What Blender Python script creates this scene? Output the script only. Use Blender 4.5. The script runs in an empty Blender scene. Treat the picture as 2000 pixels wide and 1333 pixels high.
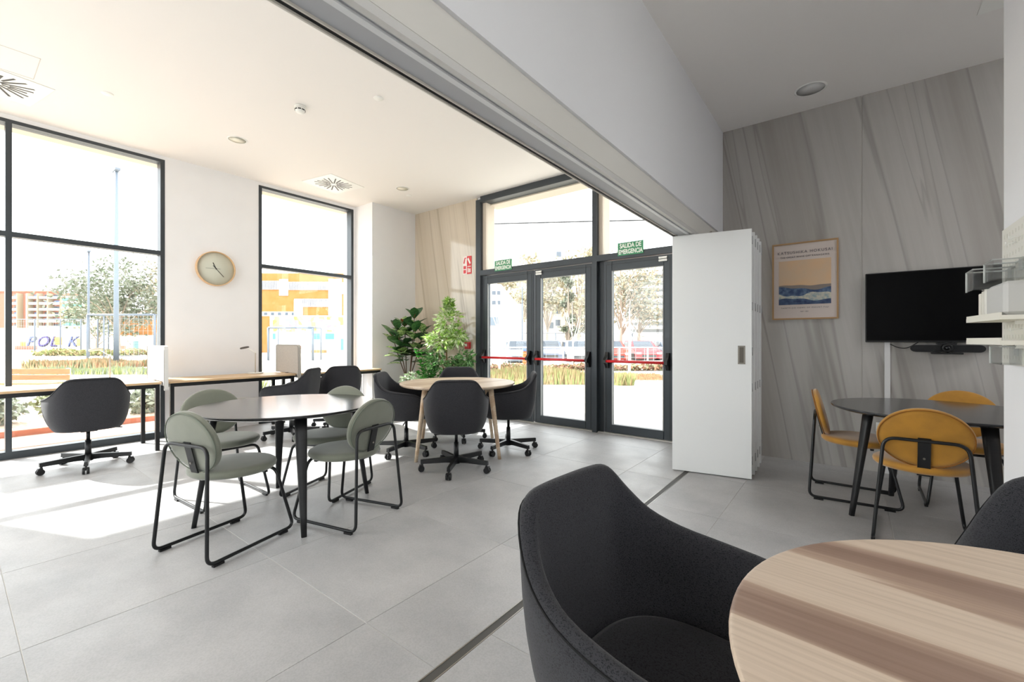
import bpy, math, random
from mathutils import Vector, Matrix
random.seed(7)
PI = math.pi
C = bpy.context.scene.collection
sc = bpy.context.scene
# ---------------------------------------------------------------- camera, sky, sun, exposure
YAW = math.atan(660/856)
cam = bpy.data.cameras.new('camera'); cam.sensor_width = 36; cam.lens = 36*856/2000
cam.clip_start = .02; cam.clip_end = 800
cam.shift_y = -(666.5-665)/2000
co = bpy.data.objects.new('camera', cam); C.objects.link(co)
co.location = (0, 0, 1.2); co.rotation_euler = (PI/2, 0, YAW); sc.camera = co
w = bpy.data.worlds.new('sky'); sc.world = w; w.use_nodes = True
bg = w.node_tree.nodes['Background']; bg.inputs[0].default_value = (.95, .975, 1, 1); bg.inputs[1].default_value = 3.0
sl = bpy.data.lights.new('sun', 'SUN'); sl.energy = 9; sl.angle = math.radians(.8); sl.color = (1, .975, .94)
so = bpy.data.objects.new('sun', sl); C.objects.link(so)
so.rotation_euler = Vector((-1, -.42, 1.0)).to_track_quat('Z', 'Y').to_euler()
def portal(name, loc, rot, sx, sy):
    l = bpy.data.lights.new(name, 'AREA'); l.shape = 'RECTANGLE'; l.size = sx; l.size_y = sy
    l.cycles.is_portal = True
    o = bpy.data.objects.new(name, l); C.objects.link(o); o.location = loc; o.rotation_euler = rot
portal('portal', (-6.98, .42, 1.72), (0, -PI/2, 0), 3.4, 2.5)
portal('portal', (-6.98, 3.51, 1.72), (0, -PI/2, 0), 3.4, 1.5)
portal('portal', (-6.98, -2.4, 1.72), (0, -PI/2, 0), 3.4, 1.8)
portal('portal', (-3.15, 5.5, 1.72), (-PI/2, 0, 0), 3.1, 3.4)
portal('portal', (3.92, -1.3, 1.65), (0, PI/2, 0), 3.1, 2.6)
portal('portal', (-3.9, -4.25, 1.65), (PI/2, 0, 0), 4.8, 3.1)
vs = sc.view_settings; vs.view_transform = 'Standard'; vs.look = 'None'; vs.gamma = 1; vs.exposure = 0.62
vs.use_curve_mapping = False
cy = sc.cycles
cy.max_bounces = 12; cy.diffuse_bounces = 7; cy.glossy_bounces = 4; cy.transparent_max_bounces = 24
cy.transmission_bounces = 6; cy.use_denoising = True; cy.sample_clamp_indirect = 6

# ---------------------------------------------------------------- helpers
def tag(o, label=None, cat=None, group=None, kind=None):
    if label: o['label'] = label
    if cat: o['category'] = cat
    if group: o['group'] = group
    if kind: o['kind'] = kind
    return o
def thing(name, label, cat, loc=(0, 0, 0), rz=0, group=None):
    o = bpy.data.objects.new(name, None); C.objects.link(o)
    o.empty_display_size = .1
    o.location = loc; o.rotation_euler = (0, 0, rz)
    return tag(o, label, cat, group)
def lin(h):
    h = h.lstrip('#'); v = [int(h[i:i+2], 16)/255 for i in (0, 2, 4)]
    return tuple(c/12.92 if c <= .04045 else ((c+.055)/1.055)**2.4 for c in v) + (1,)
_M = {}
def mat(name, col, rough=.5, metal=0, var=0, vscale=8, bump=0, bscale=60, spec=.5, stretch=None, col2=None, emit=0, sheen=0):
    if name in _M: return _M[name]
    m = bpy.data.materials.new(name); m.use_nodes = True; _M[name] = m
    nt = m.node_tree; b = nt.nodes['Principled BSDF']
    c = lin(col); b.inputs['Base Color'].default_value = c
    b.inputs['Roughness'].default_value = rough; b.inputs['Metallic'].default_value = metal
    b.inputs['Specular IOR Level'].default_value = spec
    if sheen: b.inputs['Sheen Weight'].default_value = sheen
    if emit: b.inputs['Emission Color'].default_value = c; b.inputs['Emission Strength'].default_value = emit
    tc = nt.nodes.new('ShaderNodeTexCoord'); src = tc.outputs['Object']
    if stretch:
        mp = nt.nodes.new('ShaderNodeMapping'); mp.inputs['Scale'].default_value = stretch
        nt.links.new(src, mp.inputs[0]); src = mp.outputs[0]
    if var or col2:
        n = nt.nodes.new('ShaderNodeTexNoise'); n.inputs['Scale'].default_value = vscale; n.inputs['Detail'].default_value = 6
        nt.links.new(src, n.inputs['Vector'])
        r = nt.nodes.new('ShaderNodeValToRGB')
        c2 = lin(col2) if col2 else tuple(x*(1-var) for x in c[:3])+(1,)
        r.color_ramp.elements[0].color = c2; r.color_ramp.elements[1].color = c
        r.color_ramp.elements[0].position = .35; r.color_ramp.elements[1].position = .62
        nt.links.new(n.outputs[0], r.inputs[0]); nt.links.new(r.outputs[0], b.inputs['Base Color'])
    if bump:
        n = nt.nodes.new('ShaderNodeTexNoise'); n.inputs['Scale'].default_value = bscale; n.inputs['Detail'].default_value = 4
        nt.links.new(src, n.inputs['Vector'])
        bp = nt.nodes.new('ShaderNodeBump'); bp.inputs['Strength'].default_value = bump; bp.inputs['Distance'].default_value = .003
        nt.links.new(n.outputs[0], bp.inputs['Height']); nt.links.new(bp.outputs[0], b.inputs['Normal'])
    return m
class MB:
    def __init__(s): s.v = []; s.f = []; s.sm = []
    def add(s, vs, fs, smooth=False, M=None):
        k = len(s.v)
        s.v += [tuple(M @ Vector(p)) if M else tuple(p) for p in vs]
        s.f += [tuple(i+k for i in f) for f in fs]; s.sm += [smooth]*len(fs)
        return s
    def box(s, a, b, M=None, bev=0):
        x0, y0, z0 = [min(p, q) for p, q in zip(a, b)]; x1, y1, z1 = [max(p, q) for p, q in zip(a, b)]
        if not bev:
            vs = [(x, y, z) for z in (z0, z1) for x, y in ((x0, y0), (x1, y0), (x1, y1), (x0, y1))]
            fs = [(3, 2, 1, 0), (4, 5, 6, 7), (0, 1, 5, 4), (1, 2, 6, 5), (2, 3, 7, 6), (3, 0, 4, 7)]
            return s.add(vs, fs, False, M)
        e = bev; vs = []
        for z, i in ((z0, e), (z0+e, 0), (z1-e, 0), (z1, e)):
            vs += [(x0+i+e*(i == 0), y0+i, z), (x1-i-e*(i == 0), y0+i, z), (x1-i, y0+i+e*(i == 0), z), (x1-i, y1-i-e*(i == 0), z),
                   (x1-i-e*(i == 0), y1-i, z), (x0+i+e*(i == 0), y1-i, z), (x0+i, y1-i-e*(i == 0), z), (x0+i, y0+i+e*(i == 0), z)]
        fs = [tuple(range(7, -1, -1)), tuple(range(24, 32))]
        for r in range(3):
            for k in range(8): fs.append((r*8+k, r*8+(k+1) % 8, r*8+8+(k+1) % 8, r*8+8+k))
        return s.add(vs, fs, False, M)
    def rings(s, rs, cap0=True, cap1=True, smooth=True, M=None):
        n = len(rs[0]); vs = [p for r in rs for p in r]; fs = []
        for i in range(len(rs)-1):
            for k in range(n): fs.append((i*n+k, i*n+(k+1) % n, (i+1)*n+(k+1) % n, (i+1)*n+k))
        s.add(vs, fs, smooth, M); b = len(s.v)-len(vs)
        if cap0: s.f.append(tuple(b+k for k in range(n-1, -1, -1))); s.sm.append(False)
        if cap1: s.f.append(tuple(b+(len(rs)-1)*n+k for k in range(n))); s.sm.append(False)
        return s
    def cone(s, p, q, r0, r1, n=16, M=None, smooth=True):
        p, q = Vector(p), Vector(q); d = (q-p).normalized()
        a = d.orthogonal().normalized(); b = d.cross(a)
        R = [[tuple(c + a*math.cos(2*PI*k/n)*r + b*math.sin(2*PI*k/n)*r) for k in range(n)] for c, r in ((p, r0), (q, r1))]
        return s.rings(R, smooth=smooth, M=M)
    def lathe(s, prof, n=32, M=None, sx=1, sy=1, c=True):
        R = [[(r*sx*math.cos(2*PI*k/n), r*sy*math.sin(2*PI*k/n), z) for k in range(n)] for r, z in prof]
        return s.rings(R, c, c, M=M)
    def tube(s, pts, r, n=8, closed=False, M=None):
        P = [Vector(p) for p in pts]; N = len(P); R = []; a = None
        for i in range(N):
            if closed: d = P[(i+1) % N]-P[i-1]
            else: d = P[min(i+1, N-1)]-P[max(i-1, 0)]
            d.normalize()
            if a is None: a = d.orthogonal().normalized()
            a = (a - d*a.dot(d)).normalized(); b = d.cross(a)
            rr = r[i] if isinstance(r, (list, tuple)) else r
            R.append([tuple(P[i] + a*math.cos(2*PI*k/n)*rr + b*math.sin(2*PI*k/n)*rr) for k in range(n)])
        if closed:
            # match seam rotation
            best = min(range(n), key=lambda k: (Vector(R[0][k])-Vector(R[-1][0])).length)
            R.append([R[0][(best+k) % n] for k in range(n)])
            return s.rings(R, False, False, M=M)
        return s.rings(R, M=M)
    def prism(s, poly, h0, h1, axis='z', M=None):
        n = len(poly)
        f = {'z': lambda a, b, h: (a, b, h), 'y': lambda a, b, h: (a, h, b), 'x': lambda a, b, h: (h, a, b)}[axis]
        vs = [f(a, b, h0) for a, b in poly] + [f(a, b, h1) for a, b in poly]
        fs = [tuple(range(n-1, -1, -1)), tuple(range(n, 2*n))] + [(k, (k+1) % n, n+(k+1) % n, n+k) for k in range(n)]
        return s.add(vs, fs, False, M)
    def build(s, name, m, parent=None, label=None, kind=None, fix=True):
        me = bpy.data.meshes.new(name); me.from_pydata(s.v, [], s.f); me.update()
        me.polygons.foreach_set('use_smooth', s.sm)
        if fix:
            import bmesh
            bm = bmesh.new(); bm.from_mesh(me); bmesh.ops.recalc_face_normals(bm, faces=bm.faces); bm.to_mesh(me); bm.free()
        me.materials.append(m)
        o = bpy.data.objects.new(name, me); C.objects.link(o)
        if parent: o.parent = parent
        if label: o['label'] = label
        if kind: o['kind'] = kind
        return o
def box(a, b, bev=0): return MB().box(a, b, bev=bev)
def struct(name, mb, m, label=None, cat=None):
    o = mb.build(name, m); o['kind'] = 'structure'
    return tag(o, label, cat)
def fillet(pts, rad, n=5, closed=False):
    P = [Vector(p) for p in pts]; out = []; N = len(P)
    rg = range(N) if closed else range(1, N-1)
    if not closed: out.append(P[0])
    for i in rg:
        a, b, c = P[i-1], P[i], P[(i+1) % N]
        u = (a-b); v = (c-b); r = min(rad[i] if isinstance(rad, list) else rad, u.length*.45, v.length*.45)
        p, q = b+u.normalized()*r, b+v.normalized()*r
        for k in range(n+1):
            t = k/n; out.append(p*(1-t)**2 + b*2*t*(1-t) + q*t*t)
    if not closed: out.append(P[-1])
    return out
def catmull(P, n):
    P = [Vector(p) for p in P]; out = []
    for i in range(len(P)-1):
        a = P[max(i-1, 0)]; b = P[i]; c = P[i+1]; d = P[min(i+2, len(P)-1)]
        for k in range(n):
            t = k/n
            out.append(.5*((2*b)+(c-a)*t+(2*a-5*b+4*c-d)*t*t+(3*b-a-3*c+d)*t**3))
    out.append(P[-1]); return out
def copy_tree(o, parent=None):
    c = o.copy(); C.objects.link(c)
    if parent: c.parent = parent
    for ch in o.children: copy_tree(ch, c)
    return c
def text(name, s, size, m, parent, M, ext=.001, align='CENTER', sx=1, shear=0, label=None, spacing=1, bold=0):
    cu = bpy.data.curves.new('t', 'FONT'); cu.body = s; cu.size = size; cu.align_x = align; cu.align_y = 'CENTER'
    cu.extrude = ext; cu.shear = shear; cu.space_character = spacing; cu.offset = bold
    o = bpy.data.objects.new('t', cu); C.objects.link(o)
    dg = bpy.context.evaluated_depsgraph_get(); me = bpy.data.meshes.new_from_object(o.evaluated_get(dg))
    bpy.data.objects.remove(o); bpy.data.curves.remove(cu)
    me.transform(M @ Matrix.Diagonal((sx, 1, 1, 1))); me.materials.clear(); me.materials.append(m); me.name = name
    t = bpy.data.objects.new(name, me); C.objects.link(t); t.parent = parent
    if label: t['label'] = label
    return t
def T(x, y, z): return Matrix.Translation((x, y, z))
def RX(a): return Matrix.Rotation(a, 4, 'X')
def RY(a): return Matrix.Rotation(a, 4, 'Y')
def RZ(a): return Matrix.Rotation(a, 4, 'Z')
def away(px, d, z=0):
    """point of the surroundings: bearing given by a column of the 2000 px wide photo, d metres ahead"""
    u = (px-1000)/856; s, c = math.sin(YAW), math.cos(YAW)
    return Vector((d*(-s+c*u), d*(c+s*u), z))
def hz(py, d): return 1.2+(665-py)*d/856

# ---------------------------------------------------------------- materials
WALL = mat('white_paint', '#eeeef0', .7, var=.02, vscale=3, bump=.05, bscale=220)
WALLC = mat('cool_white_paint', '#e6e7ea', .65)
CEIL = mat('ceiling_paint', '#eeebe8', .85)
ANTH = mat('anthracite_metal', '#3a4045', .38, .2, var=.1, vscale=3)
ANTHD = mat('dark_anthracite_metal', '#22282d', .4, .2)
BLK = mat('black_steel', '#141517', .38, .1)
BLKM = mat('black_plastic', '#0d0d0f', .45)
BLKW = mat('black_stained_wood', '#1a1a1c', .42, var=.35, vscale=6, stretch=(1, 14, 14), bump=.12, bscale=30)
WHT = mat('white_lacquer', '#eceeee', .35)
WMET = mat('white_metal', '#f0f0ec', .4)
OAK = mat('oak_desk_top', '#d9b78e', .45, var=.22, vscale=5, stretch=(14, 1, 14))
CHR = mat('brushed_steel', '#9a968e', .3, .9)
RED = mat('red_bar_paint', '#d21f26', .35)
GRN = mat('sign_green', '#3f8f63', .5)
SWH = mat('sign_white', '#f2f6ee', .5, emit=0)
BEIGE = mat('beige_render', '#cfc3b4', .8)
FELT = mat('grey_felt', '#bdb6ad', .95, var=.12, vscale=90, bump=.3, bscale=300, sheen=.3)
SAGE = mat('sage_fabric', '#777a6d', .85, var=.07, vscale=14, bump=.12, bscale=500, sheen=.4)
MUST = mat('mustard_velvet', '#bb8422', .7, var=.2, vscale=10, bump=.1, bscale=300, sheen=.5)
def fabric_charcoal():
    m = mat('charcoal_fabric', '#3b3c40', .92, sheen=.15, spec=.2); nt = m.node_tree; b = nt.nodes['Principled BSDF']
    tc = nt.nodes.new('ShaderNodeTexCoord')
    n = nt.nodes.new('ShaderNodeTexNoise'); n.inputs['Scale'].default_value = 420; n.inputs['Detail'].default_value = 3
    mp = nt.nodes.new('ShaderNodeMapping'); mp.inputs['Scale'].default_value = (1, 1, 3.2); mp.inputs['Rotation'].default_value = (.5, .5, 0)
    n2 = nt.nodes.new('ShaderNodeTexNoise'); n2.inputs['Scale'].default_value = 230; n2.inputs['Detail'].default_value = 2
    mx = nt.nodes.new('ShaderNodeMath'); mx.operation = 'ADD'
    r = nt.nodes.new('ShaderNodeValToRGB'); r.color_ramp.elements[0].color = lin('#161618'); r.color_ramp.elements[1].color = lin('#36363a')
    r.color_ramp.elements[0].position = .78; r.color_ramp.elements[1].position = 1.0
    nt.links.new(tc.outputs['Object'], n.inputs['Vector']); nt.links.new(tc.outputs['Object'], mp.inputs[0]); nt.links.new(mp.outputs[0], n2.inputs['Vector'])
    nt.links.new(n.outputs[0], mx.inputs[0]); nt.links.new(n2.outputs[0], mx.inputs[1])
    nt.links.new(mx.outputs[0], r.inputs[0]); nt.links.new(r.outputs[0], b.inputs['Base Color'])
    bp = nt.nodes.new('ShaderNodeBump'); bp.inputs['Strength'].default_value = .2; bp.inputs['Distance'].default_value = .002
    nt.links.new(mx.outputs[0], bp.inputs['Height']); nt.links.new(bp.outputs[0], b.inputs['Normal'])
    return m
CHAR = fabric_charcoal()
def glass_mat(name='clear_glass', tint=(.97, .985, .98)):
    m = bpy.data.materials.new(name); m.use_nodes = True; nt = m.node_tree; nt.nodes.clear()
    o = nt.nodes.new('ShaderNodeOutputMaterial'); t = nt.nodes.new('ShaderNodeBsdfTransparent'); t.inputs[0].default_value = tint+(1,)
    g = nt.nodes.new('ShaderNodeBsdfGlossy'); g.inputs['Roughness'].default_value = .01
    # the same reflectance on both faces of the thin pane (Schlick), so no total reflection inside it
    lw = nt.nodes.new('ShaderNodeLayerWeight'); lw.inputs[0].default_value = .5
    pw = nt.nodes.new('ShaderNodeMath'); pw.operation = 'POWER'; pw.inputs[1].default_value = 5
    f = nt.nodes.new('ShaderNodeMath'); f.operation = 'MULTIPLY_ADD'; f.inputs[1].default_value = .8; f.inputs[2].default_value = .035
    nt.links.new(lw.outputs['Facing'], pw.inputs[0]); nt.links.new(pw.outputs[0], f.inputs[0])
    x = nt.nodes.new('ShaderNodeMixShader')
    nt.links.new(f.outputs[0], x.inputs[0]); nt.links.new(t.outputs[0], x.inputs[1]); nt.links.new(g.outputs[0], x.inputs[2])
    nt.links.new(x.outputs[0], o.inputs[0]); return m
GLASS = glass_mat(); ACR = glass_mat('clear_acrylic', (.95, .955, .955))
def marble_mat(name, base, vein, warm, rough=.2):
    m = bpy.data.materials.new(name); m.use_nodes = True; nt = m.node_tree; b = nt.nodes['Principled BSDF']
    L = nt.links.new; N = nt.nodes.new
    tc = N('ShaderNodeTexCoord'); rot = N('ShaderNodeMapping'); rot.inputs['Rotation'].default_value = (0, math.radians(10), 0)
    L(tc.outputs['Object'], rot.inputs[0])
    def noise(scale, sc3, det=6, rough=.55):
        mp = N('ShaderNodeMapping'); mp.inputs['Scale'].default_value = sc3; L(rot.outputs[0], mp.inputs[0])
        n = N('ShaderNodeTexNoise'); n.inputs['Scale'].default_value = scale; n.inputs['Detail'].default_value = det; n.inputs['Roughness'].default_value = rough
        L(mp.outputs[0], n.inputs['Vector']); return n.outputs[0]
    def ramp(src, st):
        r = N('ShaderNodeValToRGB'); el = r.color_ramp.elements
        while len(el) < len(st): el.new(.5)
        for e, (p, c) in zip(el, st): e.position = p; e.color = c
        L(src, r.inputs[0]); return r.outputs[0]
    def mix(a, c, f, mode='MULTIPLY'):
        x = N('ShaderNodeMix'); x.data_type = 'RGBA'; x.blend_type = mode; x.inputs[0].default_value = f
        L(a, x.inputs[6]); L(c, x.inputs[7]); return x.outputs[2]
    B, V, W = lin(base), lin(vein), lin(warm); one = (1, 1, 1, 1)
    broad = ramp(noise(1, (2.8, 2.8, .12)), [(.3, W), (.5, B), (.72, tuple(min(1, c*1.1) for c in B[:3])+(1,))])
    fine = ramp(noise(1, (26, 26, .7), 5), [(.3, (.9, .89, .88, 1)), (.65, one)])
    v1 = ramp(noise(1, (2.3, 2.3, .07), 4, .45), [(.485, one), (.498, V), (.502, V), (.522, one)])
    v2 = ramp(noise(1.37, (3.1, 3.1, .08), 3, .5), [(.57, one), (.592, V), (.60, one)])
    c = mix(broad, fine, .7); c = mix(c, v1, .32); c = mix(c, v2, .26)
    L(c, b.inputs['Base Color']); b.inputs['Roughness'].default_value = rough
    return m
MARB = marble_mat('striated_marble', '#b5b2ae', '#86827c', '#a6a29d')
MARBL = marble_mat('warm_striated_marble', '#cfc4b4', '#a2937f', '#c4b7a4', .07)
def tile_mat():
    m = bpy.data.materials.new('concrete_look_tile'); m.use_nodes = True; nt = m.node_tree; b = nt.nodes['Principled BSDF']
    L = nt.links.new; N = nt.nodes.new
    tc = N('ShaderNodeTexCoord'); oi = N('ShaderNodeObjectInfo')
    add = N('ShaderNodeVectorMath'); add.operation = 'MULTIPLY_ADD'; add.inputs[1].default_value = (1, 1, 1)
    cb = N('ShaderNodeVectorMath'); cb.operation = 'SCALE'; cb.inputs[3].default_value = 30
    cx = N('ShaderNodeCombineXYZ'); L(oi.outputs['Random'], cx.inputs[0]); L(oi.outputs['Random'], cx.inputs[1]); L(cx.outputs[0], cb.inputs[0])
    L(tc.outputs['Object'], add.inputs[0]); L(cb.outputs[0], add.inputs[2])
    def n(s, d, r=.6):
        t = N('ShaderNodeTexNoise'); t.inputs['Scale'].default_value = s; t.inputs['Detail'].default_value = d; t.inputs['Roughness'].default_value = r
        L(add.outputs[0], t.inputs['Vector']); return t.outputs[0]
    def ramp(s, a, c, p, q):
        r = N('ShaderNodeValToRGB'); r.color_ramp.elements[0].color = a; r.color_ramp.elements[1].color = c
        r.color_ramp.elements[0].position = p; r.color_ramp.elements[1].position = q; L(s, r.inputs[0]); return r.outputs[0]
    big = ramp(n(1.6, 5, .65), lin('#a3a3a4'), lin('#bcbbbb'), .3, .7)
    fine = ramp(n(130, 3), (.86, .86, .86, 1), (1, 1, 1, 1), .35, .6)
    x = N('ShaderNodeMix'); x.data_type = 'RGBA'; x.blend_type = 'MULTIPLY'; x.inputs[0].default_value = .8
    L(big, x.inputs[6]); L(fine, x.inputs[7]); L(x.outputs[2], b.inputs['Base Color'])
    rr = ramp(n(4, 4), (.38,)*3+(1,), (.52,)*3+(1,), .3, .7); L(rr, b.inputs['Roughness'])
    bp = N('ShaderNodeBump'); bp.inputs['Strength'].default_value = .08; bp.inputs['Distance'].default_value = .002
    L(n(60, 4), bp.inputs['Height']); L(bp.outputs[0], b.inputs['Normal'])
    return m
TILE = tile_mat()
GROUT = mat('grout', '#c6c4c0', .9)
def wood_mat(name, a, bcol, c3, sc=1.0, rz=0, rough=.45):
    m = bpy.data.materials.new(name); m.use_nodes = True; nt = m.node_tree; b = nt.nodes['Principled BSDF']
    L = nt.links.new; N = nt.nodes.new; tc = N('ShaderNodeTexCoord')
    rot = N('ShaderNodeMapping'); rot.inputs['Rotation'].default_value = (0, 0, rz); L(tc.outputs['Object'], rot.inputs[0])
    def n(s3, det, r=.5):
        mp = N('ShaderNodeMapping'); mp.inputs['Scale'].default_value = s3; L(rot.outputs[0], mp.inputs[0])
        t = N('ShaderNodeTexNoise'); t.inputs['Scale'].default_value = sc; t.inputs['Detail'].default_value = det; t.inputs['Roughness'].default_value = r
        L(mp.outputs[0], t.inputs['Vector']); return t.outputs[0]
    r = N('ShaderNodeValToRGB'); el = r.color_ramp.elements; el.new(.5); el.new(.6)
    for e, (p, c) in zip(el, ((.3, lin(a)), (.515, lin(a)), (.53, lin(bcol)), (.60, lin(c3)))): e.position = p; e.color = c
    L(n((.35, 6.5, 6.5), 3.5), r.inputs[0])
    f = N('ShaderNodeValToRGB'); f.color_ramp.elements[0].color = (.8, .77, .74, 1); f.color_ramp.elements[1].color = (1, 1, 1, 1)
    f.color_ramp.elements[0].position = .35; f.color_ramp.elements[1].position = .6
    L(n((1.5, 110, 110), 3), f.inputs[0])
    x = N('ShaderNodeMix'); x.data_type = 'RGBA'; x.blend_type = 'MULTIPLY'; x.inputs[0].default_value = .7
    L(r.outputs[0], x.inputs[6]); L(f.outputs[0], x.inputs[7]); L(x.outputs[2], b.inputs['Base Color'])
    b.inputs['Roughness'].default_value = rough; return m
ASH = wood_mat('ash_table_top', '#d2bfab', '#b59c89', '#957b6c', 1.0, 0)
ASHL = wood_mat('ash_leg', '#d6c2a9', '#ccb294', '#c0a488')
ASHP = wood_mat('plain_ash_top', '#d8c5b0', '#cfb9a2', '#c3ab94', 1.0, 0)
BTOP = wood_mat('black_ash_top', '#2b2b2d', '#202022', '#353538', rough=.16)

# ---------------------------------------------------------------- room
H = 3.47; XW = -6.7; YD = 5.2; T_ = .3
# floor: slab of grout with each tile laid on it
fl = struct('floor', box((-6.98, -4.2, -.12), (4.2, 5.5, -.0018)), GROUT, 'pale grey floor of large square concrete-look tiles', 'floor')
S = .912; G = .0014
tm = MB().box((G, G, 0), (S-G, S-G, .010), bev=.0012)
base = None
xs = [-1.625-S*k for k in range(1, 6)] ; ys = [.183+S*k for k in range(-5, 6)]
def tile(x0, y0, x1, y1):
    global base
    full = abs(x1-x0-S) < 1e-4 and abs(y1-y0-S) < 1e-4
    if full:
        if base is None: base = tm.build('tile', TILE, fl); o = base
        else: o = base.copy(); C.objects.link(o)
        o.location = (x0, y0, -.010)
    else:
        o = box((G, G, 0), (x1-x0-G, y1-y0-G, .010)).build('tile', TILE, fl); o.location = (x0, y0, -.010)
def grid(xa, xb, ox, ya, yb, oy):
    i0 = math.floor((xa-ox)/S); j0 = math.floor((ya-oy)/S); i = i0
    while ox+i*S < xb-1e-6:
        j = j0
        while oy+j*S < yb-1e-6:
            a, b = max(xa, ox+i*S), min(xb, ox+i*S+S); c, d = max(ya, oy+j*S), min(yb, oy+j*S+S)
            if b-a > .02 and d-c > .02: tile(a, c, b, d)
            j += 1
        i += 1
grid(-6.76, -1.2015, -1.625, -3.9, 5.2, .183)
grid(-1.1585, 1.9, -.70, -1.6, 5.2, .45)
box((1.9, -4.0, -.01), (4.2, 5.2, 0)).build('floor_margin', TILE, fl)
box((-1.155, -4.0, -.01), (1.9, -1.6, 0)).build('floor_margin', TILE, fl)
trk = struct('trim_1', box((-1.2015, -3.9, -.012), (-1.197, 5.19, .0008)).box((-1.163, -3.9, -.012), (-1.1585, 5.19, .0008)), CHR, 'metal floor channel of the folding wall', 'track')
box((-1.197, -3.9, -.012), (-1.163, 5.19, -.0005)).build('channel_bottom', mat('dark_channel', '#4a4845', .6), trk)
struct('ceiling', box((-7.0, -4.2, H), (4.2, 5.5, H+.25)), CEIL, 'smooth white ceiling', 'ceiling')
# left (window) wall
WZ = 3.425
wl = MB(); wl.box((XW-T_, 1.668, -.1), (XW, 2.753, WZ)); wl.box((XW-T_, 4.264, -.1), (XW, 5.5, WZ)); wl.box((XW-T_, -1.5, -.1), (XW, -.86, WZ))
wl.box((XW-T_, -4.2, -.1), (XW, -3.3, WZ)); wl.box((XW-T_, -4.2, WZ), (XW, 5.5, H+.2))
struct('wall_left', wl, WALL, 'white window wall with the clock', 'wall')
struct('wall_column', box((XW, 4.30, 0), (-6.215, YD+.1, H)), WALL, 'white corner column beside the plants', 'column')
# far (door) wall
wf = MB().box((-1.54, YD+.02, -.1), (4.2, YD+T_, H)).box((-7.0, YD+.02, -.1), (-4.715, YD+T_, H)).box((-4.8, YD+.02, WZ), (-1.5, YD+T_, H+.2))
wfo = struct('wall_back', wf, WALLC, 'door wall clad in striated stone panels', 'wall')
o = box((-6.215, YD, 0), (-4.72, YD+.02, H)).build('stone_panel', MARBL, wfo, 'warm beige stone panel behind the plants')
for x0, x1 in ((-1.54, -1.112), (-1.108, .086), (.091, 1.30), (1.305, 2.5), (2.505, 3.6)):
    box((x0, YD, 0), (x1, YD+.02, H)).build('stone_panel', MARB, wfo)
box((.0862, YD+.004, 0), (.0908, YD+.02, H)).build('joint_strip', mat('pale_joint', '#c4c0ba', .5), wfo)
wr = struct('wall_right', MB().box((3.6, -4.2, -.1), (3.9, -2.6, H)).box((3.6, .0, -.1), (3.9, 5.5, H)).box((3.6, -2.6, 3.2), (3.9, .0, H)).box((3.6, -2.6, -.1), (3.9, .0, .1)), WALL)
wb = struct('wall_front', MB().box((-7.0, -4.2, -.1), (-6.3, -4.0, H)).box((-1.5, -4.2, -.1), (4.2, -4.0, H)).box((-6.3, -4.2, 3.2), (-1.5, -4.0, H)).box((-6.3, -4.2, -.1), (-1.5, -4.0, .1)), WALL)
for n_, a_, b_, ax_ in (('fill_window_5', -6.3, -1.5, 0), ('fill_window_7', -2.6, .0, 1)):  # unseen glazed openings, added to let in fill daylight
    m_ = MB(); k_ = 4
    for i_ in range(k_+1):
        u_ = a_+(b_-a_-.05)*i_/k_
        m_.box(*(((u_, -4.15, .1), (u_+.05, -4.05, 3.2)) if ax_ == 0 else ((3.65, u_, .1), (3.75, u_+.05, 3.2))))
    fo_ = struct(n_, m_, ANTH)
    box(*(((a_, -4.103, .1), (b_, -4.097, 3.2)) if ax_ == 0 else ((3.697, a_, .1), (3.703, b_, 3.2)))).build('pane', GLASS, fo_)
struct('wall_partition', box((.530, 2.12, 0), (2.2, 2.815, H)), WALL, 'white wall end carrying the pegboard', 'wall')
# beam and sliding rail over the opening
bm_ = struct('wall_beam', box((-1.285, -4.0, 2.35), (-1.10, YD+.02, H)), WALLC, 'deep white beam over the folding wall opening', 'beam')
box((-1.235, -4.0, 2.20), (-1.118, YD, 2.35)).build('track_housing', mat('beige_housing', '#dad8d2', .6), bm_)
rl = struct('trim_2', box((-1.300, -4.0, 2.158), (-1.293, YD, 2.36)), mat('cream_edge', '#cfcbc2', .6), 'aluminium ceiling rail of the folding wall', 'rail')
box((-1.293, -4.0, 2.166), (-1.274, YD, 2.21)).build('slot', BLKM, rl)
box((-1.274, -4.0, 2.162), (-1.268, YD, 2.22)).build('rail_lip', mat('cream_edge', '#cfcbc2'), rl)
GR = mat('grey_rail', '#b2b4b8', .5, 0)
box((-1.268, -4.0, 2.170), (-1.190, YD, 2.22)).build('rail_face', GR, rl)
box((-1.190, -4.0, 2.178), (-1.184, YD, 2.2)).build('rail_groove', mat('dark_groove', '#55585b'), rl)
box((-1.184, -4.0, 2.165), (-1.160, YD, 2.22)).build('rail_bead', mat('silver_rail', '#dcdee0', .45), rl)
box((-1.160, -4.0, 2.175), (-1.145, YD, 2.22)).build('rail_face', GR, rl)
box((-1.145, -4.0, 2.168), (-1.120, YD, 2.22)).build('rail_bead', mat('pale_rail', '#cfcecb', .5), rl)

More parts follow.
